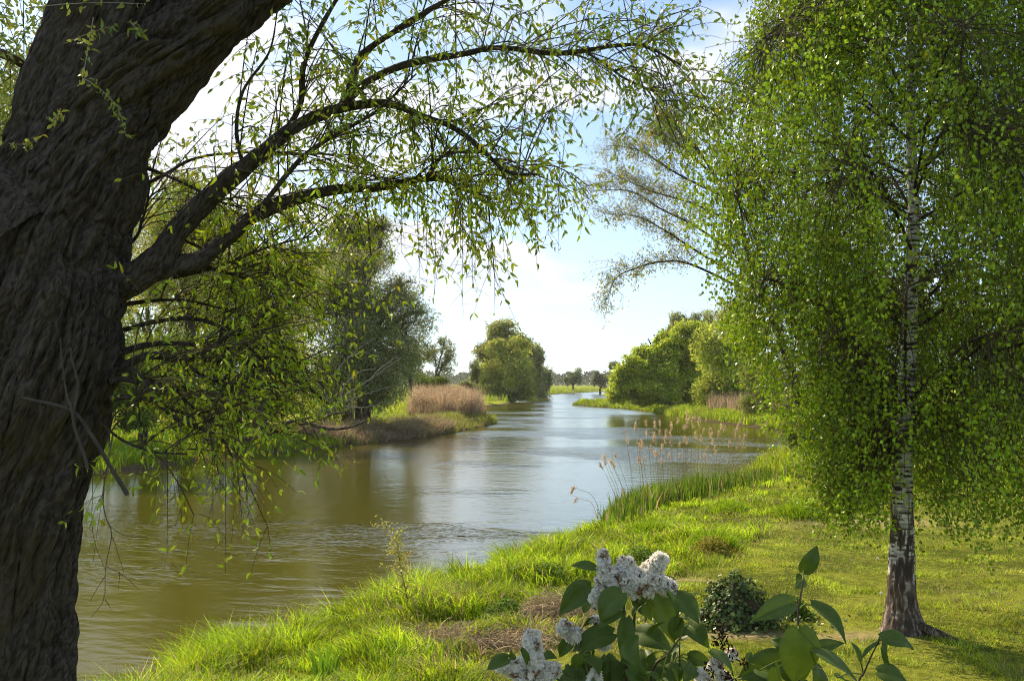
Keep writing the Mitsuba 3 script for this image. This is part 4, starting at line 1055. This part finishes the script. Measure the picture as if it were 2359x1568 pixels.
# ------------------------------------------------------------------ small things on the near bank
def build_small():
    rn = np.random.default_rng(3)
    # iris clump in front: every blade a part
    q = on_ground(748, 1566)
    c0 = np.array([0.11, 0.22, 0.012])
    for i in range(15):
        off = rn.normal(0, 0.06, 2)
        base = np.array([q[0] + off[0], q[1] + off[1] * 0.7, g(q[0] + off[0], q[1] + off[1] * .7) - 0.02])
        hgt = rn.uniform(0.32, 0.52)
        side = np.array([off[0] * 1.1 + rn.normal() * 0.05, off[1] * 0.8, 0])
        line = spline([base, base + side * 0.5 + [0, 0, hgt * 0.6], base + side * 1.3 + [0, 0, hgt * (0.92 if rn.uniform() < .7 else .7)]], 10)
        w = np.interp(np.linspace(0, 1, 10), [0, .3, .7, 1], [.012, .0145, .011, .001])
        an = rn.uniform(-0.5, 0.5)
        s = np.array([math.cos(an), math.sin(an), 0])
        nrm = np.array([-math.sin(an), math.cos(an), 0])
        v = np.concatenate([np.stack([line - s * w[:, None], line + nrm * w[:, None] * .35, line + s * w[:, None]], 1).reshape(-1, 3)])
        k = np.arange(9)[:, None] * 3
        f = np.concatenate([k + [0, 1, 4], k + [0, 4, 3], k + [1, 2, 5], k + [1, 5, 4]])
        add(numbered_part('iris_clump', 'leaf'), (v, f), 'leaf_grass', False, np.clip(np.tile(c0 * rn.uniform(.8, 1.3), (len(v), 1)), 0, 1))
    say('iris_clump', 'clump of upright dark green sword leaves at the bottom of the near bank', 'plant')
    # ivy over a stump
    b = on_ground(1690, 1436)
    m = trimesh.creation.icosphere(4)
    d = m.vertices
    rr = 1 + 1.1 * (meshkit.fbm(d * 2.2 + 5, 3, seed=2) - 0.5)
    shape = np.array([0.47, 0.40, 0.58])
    v = d * rr[:, None] * shape
    v[:, 2] = np.maximum(v[:, 2], -0.05)
    cone = 1 - 0.22 * np.clip(v[:, 2] / 0.56, 0, 1)
    v[:, :2] *= cone[:, None]
    add('ivy_mound__stump', (v * 0.92 + b, m.faces), 'wood_dark', True)
    n = 3400
    pick = rn.integers(0, len(v), n)
    pick = pick[v[pick, 2] > -0.04]
    low = rn.normal(0, 1, (900, 2)) * [0.62, 0.34]
    pos = np.vstack([v[pick] * rn.uniform(0.92, 1.2, (len(pick), 1)), np.c_[low, rn.uniform(0.0, 0.13, 900)]]) + b
    out = np.vstack([unit(d[pick] + [0, 0, .2]), np.tile([0, 0, 1.0], (900, 1))])
    nn = len(pos)
    nr = unit(out + rn.normal(0, 0.45, (nn, 3)))
    dd = unit(np.cross(nr, rn.normal(size=(nn, 3))) - [0, 0, 0.5])
    lv, lf = leaves6(pos, dd, 0.066 * rn.uniform(0.6, 1.25, nn), 0.052 * rn.uniform(0.6, 1.2, nn), fold=0.08, nrm=nr)
    add('ivy_mound__foliage', (lv, lf), 'leaf_gloss', False, tint((0.085, 0.125, 0.03), nn, 6, 0.42, 0.12), kind='stuff')
    say('ivy_mound', 'low stump overgrown with glossy dark ivy on the lawn', 'ivy')
    # sapling by the water
    st = [P(x, y, 15.6) for x, y in ((941, 1400), (937, 1372), (929, 1335), (921, 1298), (917, 1262), (911, 1222))]
    st[0] = np.array([st[0][0], 15.6, g(st[0][0], 15.6)])
    line = spline(st, 24)
    S, E = [], []
    for i in range(5, 24):
        for _ in range(2):
            a = rn.uniform(0, 6.28)
            S.append(line[i]); E.append(line[i] + np.array([math.cos(a) - 0.45, math.sin(a) * 0.6, rn.uniform(0.2, 0.9)]) * rn.uniform(0.08, 0.26))
    S, E = np.array(S), np.array(E)
    tv, tf, tp = twigs(S, E, 0.003, 0.0015, np.zeros(len(S)), 4)
    add('sapling__stem', join([tube(line, np.linspace(0.009, 0.003, 24), 6), (tv, tf)]), 'wood_dark', False)
    pos = np.repeat(tp[:, 1:].reshape(-1, 3), 5, 0) + rn.normal(0, 0.03, (len(tp) * 15, 3))
    nn = len(pos)
    lv, lf = leaves6(pos, unit(rn.normal(size=(nn, 3)) + [0, 0, .2]), 0.045 * rn.uniform(0.6, 1.2, nn), 0.024)
    add('sapling__leaves', (lv, lf), 'leaf_gloss', False, tint((0.46, 0.43, 0.08), nn, 6), kind='stuff')
    say('sapling', 'slender young sapling with pale yellow leaves at the near water edge', 'sapling')
    # heap of dry hay
    for nm, (a, bb), rx, n, lab in (('hay_heap', (1275, 1425), (0.36, 0.28, 0.10), 1500, 'heap of dry straw coloured cut grass left of the lilac'), ('straw_litter', (1140, 1478), (1.0, 0.35, 0.03), 2600, 'flattened dry grass litter in a strip behind the iris clump')):
        q = on_ground(a, bb)
        o = rn.normal(0, 0.6, (n, 3)) * rx
        o[:, 2] = np.abs(o[:, 2]) * np.exp(-(o[:, 0] / rx[0]) ** 2 * .3)
        p0 = q + o
        p0[:, 2] = height(p0[:, 0], p0[:, 1]) + o[:, 2] * 2.2 + 0.015
        dd = unit(rn.normal(size=(n, 3)) * [1, 0.7, 0.22])
        v, f, _ = twigs(p0, p0 + dd * rn.uniform(0.08, 0.34, (n, 1)), 0.0042, 0.0026, rn.uniform(0, 0.05, n), 4)
        add(nm, (v, f), 'stem_matte', False, np.repeat(np.clip(np.array([0.42, 0.33, 0.20]) * np.exp(rn.normal(0, .25, (n, 1))), 0, .7), 12, 0), kind='stuff', label=lab, category='hay')
    # nettle patches
    for i, (a, bb, s, lab) in enumerate(((1265, 1335, 0.42, 'dark green nettle patch left of the white lilac flowers'), (1470, 1292, 0.42, 'round nettle patch just above the white lilac flowers'), (1165, 1425, 0.34, 'leafy weeds beside the hay heap'), (1830, 1420, 0.22, 'small dark leafy weed clump right of the ivy mound'), (1640, 1270, 0.4, 'yellowing weed patch above the ivy mound'))):
        q = on_ground(a, bb)
        n = 900
        off = rn.normal(0, s * 0.5, (n, 2))
        p0 = np.c_[q[:2] + off, height(q[0] + off[:, 0], q[1] + off[:, 1]) + rn.uniform(0.02, 0.30, n) * np.exp(-(np.linalg.norm(off, axis=1) / s) ** 2)]
        lv, lf = leaves6(p0, unit(rn.normal(size=(n, 3)) * [1, 1, .4] - [0, 0, .1]), 0.055 * rn.uniform(.6, 1.2, n), 0.032, nrm=unit(rn.normal(size=(n, 3)) * .5 + [0, 0, 1]))
        add(numbered('weed_patch'), (lv, lf), 'leaf_grass', False, tint((0.30, 0.26, 0.04) if i == 4 else (0.14, 0.23, 0.03), n, 6), kind='stuff', label=lab, category='weeds')
    # broken stub
    q = on_ground(1020, 1512)
    line = spline([q, q + [0.0, 0, 0.08], q + [0.02, 0, 0.14]], 12)
    (v, f), _ = bark_tube(line, np.linspace(0.055, 0.042, 12), 24, 0.006, 0, 2, plates=20)
    l2 = spline([q + [0.03, 0, 0.13], q + [-0.02, 0, 0.19], q + [-0.09, 0, 0.22]], 10)
    add('tree_stub', join([(v, f), tube(l2, np.linspace(0.022, 0.006, 10), 7)]), 'wood_pale', 40, label='small broken stub of wood in the dry grass above the iris clump', category='stump')
    # dandelion clocks on the lawn
    for (a, bb), lab in (((2128, 1306), 'white dandelion clock left of the birch trunk'), ((2136, 1390), 'second white dandelion clock nearer the birch foot'),):
        a = a - 106
        q = on_ground(a, bb)
        hd = q + [0, 0, 0.16]
        add(numbered('dandelion') + '__stem', tube(spline([q, q + [0.01, 0, 0.08], hd], 6), 0.0025, 5), 'stem_matte', False, np.tile((0.2, 0.27, 0.08), (32, 1)))
        k = 'dandelion' if USED['dandelion'] == 1 else f'dandelion_{USED["dandelion"] - 1:03d}'
        dd = rdir(160)
        v, f = leaves(hd + dd * 0.004, dd, 0.02, 0.006)
        add(k + '__seed_head', (v, f), 'leaf_matte', False, np.full((len(v), 3), 0.75))
        say(k, lab, 'dandelion')


build_small()


# ------------------------------------------------------------------ the lilac in the foreground
def z8(a, b, Y=2.25):
    return P((1400 + a * 0.3391) * 0.78633, (1550 + b * 0.3391) * 0.78633, Y)


def z9(a, b, Y=2.25):
    return P((2000 + a * 0.3391) * 0.78633, (1550 + b * 0.3391) * 0.78633, Y)


def lilac_leaf(base, tip, width, face, fold=0.22, curl=0.18, wave=0.02):
    """A heart shaped leaf from its stalk end to its tip; face is the way its upper side looks."""
    d = tip - base
    L = np.linalg.norm(d)
    d = d / L
    face = np.asarray(face, float) + 1e-3
    nrm = unit(face - d * (face @ d))
    s = np.cross(d, nrm)
    u = np.linspace(0, 1, 19)
    half = width * 0.5 * np.interp(u, [0, .04, .12, .22, .34, .48, .62, .76, .88, .96, 1], [.30, .66, .9, .99, 1.0, .92, .76, .52, .26, .09, .0])
    back = -0.10 * L * np.exp(-(u / .07) ** 2)
    cols = np.linspace(-1, 1, 11)
    rows = []
    for ui, hi, bk in zip(u, half, back):
        c = base + d * (ui * L) + nrm * (curl * L * (4 * ui * (1 - ui)) * 0.5)
        lat = cols * hi
        lift = fold * np.abs(lat) * (1 - 0.25 * np.abs(cols)) - 0.10 * hi * cols**4 + wave * L * np.sin(ui * 9 + cols * 2) * np.abs(cols)
        vein = -0.012 * L * np.exp(-(cols / .08) ** 2) - 0.004 * L * np.abs(np.sin((ui - np.abs(cols) * .28) * 22)) * (np.abs(cols) > .05)
        rows.append(c + s * lat[:, None] + nrm * (lift + vein)[:, None] + d * (bk * np.abs(cols))[:, None])
    v = np.array(rows).reshape(-1, 3)
    i, j = np.meshgrid(np.arange(18), np.arange(10), indexing='ij')
    a = i * 11 + j
    f = np.concatenate([np.stack([a, a + 1, a + 12], -1).reshape(-1, 3), np.stack([a, a + 12, a + 11], -1).reshape(-1, 3)])
    return v, f


def lilac_colour(p, n, uv):
    f = fbm(p.x * 60, p.y * 60, p.z * 60, 2)
    return mix((0.050, 0.092, 0.008), (0.078, 0.125, 0.013), f)


scene['lilac_leaf'] = {'type': 'blendbsdf', 'weight': 0.5, 'a': {'type': 'principledthin', 'base_color': proc(lilac_colour), 'roughness': 0.5, 'diff_trans': 1.0, 'spec_trans': 0.0},
                       'b': {'type': 'twosided', 'bsdf': {'type': 'principled', 'base_color': proc(lilac_colour), 'roughness': 0.5, 'specular': 0.5}}}


def build_lilac():
    rn = np.random.default_rng(29)
    key = 'lilac'
    S = 0.3391 * 0.78633 / FPX * 2.25
    L8 = [((1010, 335), (800, 315), 115), ((975, 500), (700, 745), 190), ((1245, 545), (1055, 790), 200), ((1375, 545), (1500, 790), 175), ((1550, 560), (1700, 985), 210), ((1630, 555), (1690, 880), 130), ((1610, 420), (1725, 570), 130), ((1715, 565), (1912, 815), 170), ((1870, 560), (1972, 582), 65), ((965, 640), (912, 725), 70),
          ((1200, 690), (1045, 860), 160), ((1030, 790), (875, 920), 120), ((1165, 900), (815, 1055), 180), ((1365, 890), (1680, 1050), 220), ((1280, 770), (1250, 1145), 135), ((1345, 950), (1400, 1215), 170), ((825, 925), (703, 1105), 110), ((262, 1115), (72, 1218), 110), ((330, 1110), (295, 1040), 60), ((368, 1040), (393, 1245), 85),
          ((560, 1090), (685, 1115), 90), ((965, 1250), (703, 1230), 130), ((1110, 1090), (1150, 1340), 180), ((1745, 770), (1688, 965), 130), ((1815, 820), (2002, 1035), 150), ((1745, 935), (1885, 895), 90), ((1745, 1010), (1650, 1240), 135), ((1820, 1095), (2015, 1150), 120), ((2008, 1050), (2205, 1235), 155), ((1550, 1060), (1455, 1205), 115),
          ((1690, 1160), (1730, 1330), 115), ((1860, 1180), (1770, 1330), 125), ((1390, 1260), (1580, 1320), 130), ((950, 1040), (895, 1200), 110), ((1010, 1050), (1060, 1250), 130), ((870, 1080), (830, 1200), 100), ((1440, 1050), (1480, 1290), 140), ((1230, 1150), (1190, 1360), 130), ((1600, 1250), (1650, 1400), 110), ((700, 1280), (930, 1420), 150), ((480, 1330), (350, 1420), 120),
          ((1180, 640), (1120, 780), 90), ((1440, 640), (1330, 760), 100), ((1500, 900), (1620, 800), 120)]
    L9 = [((1045, 365), (1165, 135), 135), ((1035, 415), (975, 515), 110), ((1038, 440), (1082, 398), 50), ((940, 635), (580, 800), 180), ((1110, 655), (1412, 985), 200), ((1000, 860), (960, 1330), 300), ((1010, 960), (960, 1390), 190), ((890, 1130), (465, 1290), 250), ((1145, 1060), (1520, 1330), 280), ((1120, 1040), (1400, 980), 100), ((885, 1010), (760, 950), 90),
          ((1715, 935), (1998, 1038), 150), ((1770, 950), (1825, 1260), 155), ((1690, 985), (1535, 1128), 50), ((1530, 1130), (1448, 965), 60), ((1685, 1230), (1945, 1330), 160), ((620, 1180), (760, 1380), 160), ((800, 1190), (880, 1400), 150), ((1080, 1180), (1215, 1195), 70), ((1180, 1200), (1120, 1400), 170), ((560, 1130), (600, 1060), 70), ((1330, 1280), (1450, 1400), 150)]
    petioles = []
    for _ in range(34):
        b = np.array([rn.uniform(780, 1750), rn.uniform(1080, 1330)])
        a = rn.uniform(0.3, 2.8)
        ln_ = rn.uniform(170, 250)
        L8.append((tuple(b), (b[0] + math.cos(a) * ln_, b[1] + math.sin(a) * ln_), rn.uniform(120, 180)))
    for _ in range(12):
        b = np.array([rn.uniform(480, 1400), rn.uniform(1180, 1380)])
        a = rn.uniform(0.3, 2.8)
        ln_ = rn.uniform(170, 260)
        L9.append((tuple(b), (b[0] + math.cos(a) * ln_, b[1] + math.sin(a) * ln_), rn.uniform(130, 190)))
    joints8 = np.array([(1350, 800), (1345, 1000), (1270, 700), (1300, 560), (1740, 940), (1640, 1080), (1740, 1100), (900, 1080), (1350, 1200), (480, 1250), (2080, 1100)])
    joints9 = np.array([(1040, 400), (1000, 690), (1000, 860), (1000, 1100), (1690, 970), (1560, 1250), (1050, 1250)])
    for zf, lst, joints in ((z8, L8, joints8), (z9, L9, joints9)):
        for k, (b, t, w) in enumerate(lst):
            Y = 2.25 + rn.uniform(-0.10, 0.14) + (0.10 if (zf is z8 and k > 43) or (zf is z9 and k > 21) else 0)
            B = zf(*b, Y)
            Tp = zf(*t, Y - rn.uniform(-0.03, 0.05))
            face = np.array([rn.normal() * 0.55, -0.6 + rn.normal() * 0.45, 0.7 + rn.normal() * .3])
            if zf is z9 and k in (0, 1, 5, 6):
                face = np.array([0.1, -1, 0.25])
            v, f = lilac_leaf(B, Tp, w * S * rn.uniform(1.08, 1.22), face, fold=rn.uniform(0.15, 0.75), curl=rn.uniform(0.08, 0.42), wave=rn.uniform(0, 0.025))
            add(numbered_part(key, 'leaf'), (v, f), 'lilac_leaf', True)
            j = joints[np.argmin(np.linalg.norm(joints - np.array(b), axis=1))]
            J = zf(*j, 2.27)
            if np.linalg.norm(J - B) < 0.10:
                petioles.append(tube(spline([J, (J + B) / 2 + [0, 0, 0.006], B], 7), np.linspace(0.0018, 0.0013, 7), 5))
    stems = [([z9(1040, 380, 2.25), z9(1035, 480, 2.25), z9(1000, 690, 2.26), z9(1000, 900, 2.27), z9(1000, 1309, 2.28), z9(1020, 2000, 2.3)], 0.0022, 0.005), ([z9(1700, 960), z9(1640, 1070), z9(1560, 1250), z9(1510, 1340), z9(1300, 2000, 2.3)], 0.0018, 0.004),
             ([z8(1290, 520, 2.26), z8(1265, 620, 2.27), z8(1260, 800, 2.28), z8(1285, 1309, 2.3), z8(1320, 2100, 2.35)], 0.003, 0.006), ([z8(1380, 560, 2.28), z8(1350, 800, 2.3), z8(1350, 1309, 2.32), z8(1380, 2100, 2.35)], 0.003, 0.007), ([z8(1750, 930), z8(1640, 1080, 2.28), z8(1500, 1260, 2.32), z8(1430, 2000, 2.36)], 0.002, 0.005),
             ([z8(1745, 930), z8(1742, 1100), z8(1745, 1309), z8(1700, 2100)], 0.0015, 0.003), ([z8(480, 1150), z8(500, 1309), z8(600, 2100)], 0.0025, 0.004), ([z8(870, 980), z8(900, 1100, 2.27), z8(1100, 1500, 2.32), z8(1200, 2100, 2.35)], 0.002, 0.004), ([z8(2110, 1000), z8(2080, 1150), z8(2050, 1400), z8(1900, 2100)], 0.0015, 0.003), ([z8(1015, 1280), z8(1010, 1500), z8(1050, 2100)], .002, .003)]
    for q, r0, r1 in stems:
        add(numbered_part(key, 'stem'), tube(spline(q, 30), np.linspace(r0, r1, 30) * 0.7, 8), 'wood_dark', True)
    add(key + '__petiole', join(petioles), 'stem_matte', False, np.tile((0.12, 0.17, 0.04), (sum(len(p[0]) for p in petioles), 1)), kind='stuff')

    # flower heads: cones of many small four to eight petalled florets
    def panicle(axes, label=None, brown=0.045):
        pos, out, siz = [], [], []
        for a, b, r0, r1, m in axes:
            m = int(m * 0.7)
            t = rn.uniform(0, 1, m) ** 0.9
            ax = unit(b - a)
            e1 = unit(np.cross(ax, [0.3, 1, 0.2]))
            e2 = np.cross(ax, e1)
            th = rn.uniform(0, 2 * np.pi, m)
            rad = (r0 * (1 - t) + r1 * t) * np.sqrt(rn.uniform(0.45, 1.05, m)) * (0.85 + 0.3 * meshkit.noise(np.stack([np.cos(th) * 2 + 5, np.sin(th) * 2 + 5, t * 7 + r0 * 900], 1), seed=3))
            o = np.cos(th)[:, None] * e1 + np.sin(th)[:, None] * e2
            pos.append(a + (b - a) * t[:, None] + o * rad[:, None])
            out.append(unit(o + ax * (0.25 + 0.6 * t)[:, None]))
            siz.append(np.full(m, 1.0))
        pos, out = np.vstack(pos), np.vstack(out)
        n = len(pos)
        out = unit(out + rn.normal(0, 0.35, (n, 3)))
        e1 = unit(np.cross(out, rdir(n)))
        e2 = np.cross(out, e1)
        V = []
        for k in range(8):
            a = k * np.pi / 4 + (0.4 if k > 3 else 0) + rn.normal(0, .15, n)
            a = k * np.pi / 2 + (0.78 if k > 3 else 0) + rn.normal(0, .2, n)
            el = 0.25 if k < 4 else 0.85
            d = unit(np.cos(a)[:, None] * e1 + np.sin(a)[:, None] * e2 + out * el)
            V.append(leaves(pos, d, 0.0112 * rn.uniform(0.7, 1.2, n), 0.0080, fold=0.2, wide=0.62, nrm=out)[0].reshape(n, 4, 3))
        V = np.stack(V, 1)
        bad = rn.uniform(size=n) < brown * 2.4 * ss(0.4, 0.62, meshkit.fbm(pos * 60, 2, seed=9))
        key2 = numbered_part(key, 'flower_cluster')
        for nm, sel, c in ((key2, ~bad, (0.84, 0.82, 0.74)), (key2 + '__wilted_florets', bad, (0.30, 0.17, 0.08))):
            vv = V[sel].reshape(-1, 3)
            m = len(vv) // 4
            if m:
                f = (np.array([[0, 1, 2], [0, 2, 3]])[None] + (np.arange(m) * 4)[:, None, None]).reshape(-1, 3)
                add(nm, (vv, f), 'leaf_matte', False, np.repeat(np.clip(np.array(c) * np.exp(rn.normal(0, .08, (m // 8, 1))), 0, .85), 32, 0), kind='stuff' if nm != key2 else None)
        say(key2, label)

    s = S
    panicle([(z8(1110, 520), z8(1080, 190), 80 * s, 16 * s, 190), (z8(1290, 500), z8(1278, 260), 95 * s, 48 * s, 240), (z8(1430, 450), z8(1595, 235), 92 * s, 40 * s, 230), (z8(1140, 500), z8(990, 640), 78 * s, 38 * s, 170), (z8(1480, 430), z8(1690, 520), 90 * s, 38 * s, 210), (z8(1150, 450), z8(1500, 460), 110 * s, 110 * s, 340)], 'largest white flower cluster, with three upright heads')
    panicle([(z8(470, 1240), z8(470, 890), 105 * s, 38 * s, 330), (z8(420, 1230), z8(180, 1150), 85 * s, 40 * s, 190), (z8(530, 1230), z8(690, 1210), 75 * s, 35 * s, 150), (z8(300, 1290), z8(640, 1290), 95 * s, 90 * s, 260)], 'pointed white flower cluster low at the left of the bush')
    panicle([(z8(870, 940, 2.32), z8(715, 830, 2.32), 60 * s, 45 * s, 130)], 'small white flower cluster half hidden behind leaves')
    panicle([(z8(1010, 830, 2.34), z8(1025, 770, 2.34), 35 * s, 20 * s, 40), (z8(1080, 1010, 2.34), z8(1085, 950, 2.34), 48 * s, 30 * s, 70), (z8(1210, 740, 2.33), z8(1215, 660, 2.33), 34 * s, 20 * s, 50)])
    panicle([(z8(1000, 1400), z8(1015, 1225), 75 * s, 20 * s, 150)], 'cone shaped white flower bud at the bottom edge')
    panicle([(z8(1960, 1320), z8(1910, 1235), 55 * s, 30 * s, 80), (z8(2120, 1320), z8(2120, 1250), 55 * s, 35 * s, 80), (z8(2050, 1210), z8(2065, 1135), 48 * s, 22 * s, 60), (z8(2185, 1100), z8(2200, 1050), 32 * s, 20 * s, 36)], 'fading white flower cluster among dried seed pods', 0.12)
    # dried seed pods of last year
    parts = []
    for q in ([(2090, 1080), (2110, 980), (2100, 880)], [(2060, 1000), (2050, 960)], [(2110, 960), (2140, 920)], [(2090, 1200), (2160, 1060), (2165, 1000)], [(2060, 1260), (1960, 1190)], [(2100, 1260), (2200, 1280)], [(2110, 900), (2080, 850)], [(2300, 1200), (2290, 1120)]):
        ln = spline([z8(*p, 2.22) for p in q], 8)
        parts.append(tube(ln, np.linspace(0.0011, 0.0007, 8), 5))
        for _ in range(14):
            c = ln[rn.integers(2, 8)] + rn.normal(0, 0.006, 3)
            ic = trimesh.creation.icosphere(0)
            parts.append((ic.vertices * [0.0018, 0.0018, 0.005] @ trimesh.transformations.rotation_matrix(rn.uniform(0, 3), rn.normal(size=3))[:3, :3].T + c, ic.faces))
    v, f = join(parts)
    add(key + '__seed_pod', (v, f), 'stem_matte', False, np.tile((0.03, 0.02, 0.015), (len(v), 1)), kind='stuff', label='black dried seed pods left from last year')
    say(key, 'white flowering lilac bush with heart shaped leaves in shade at the bottom edge', 'bush')


build_lilac()
print('entries', len(scene))
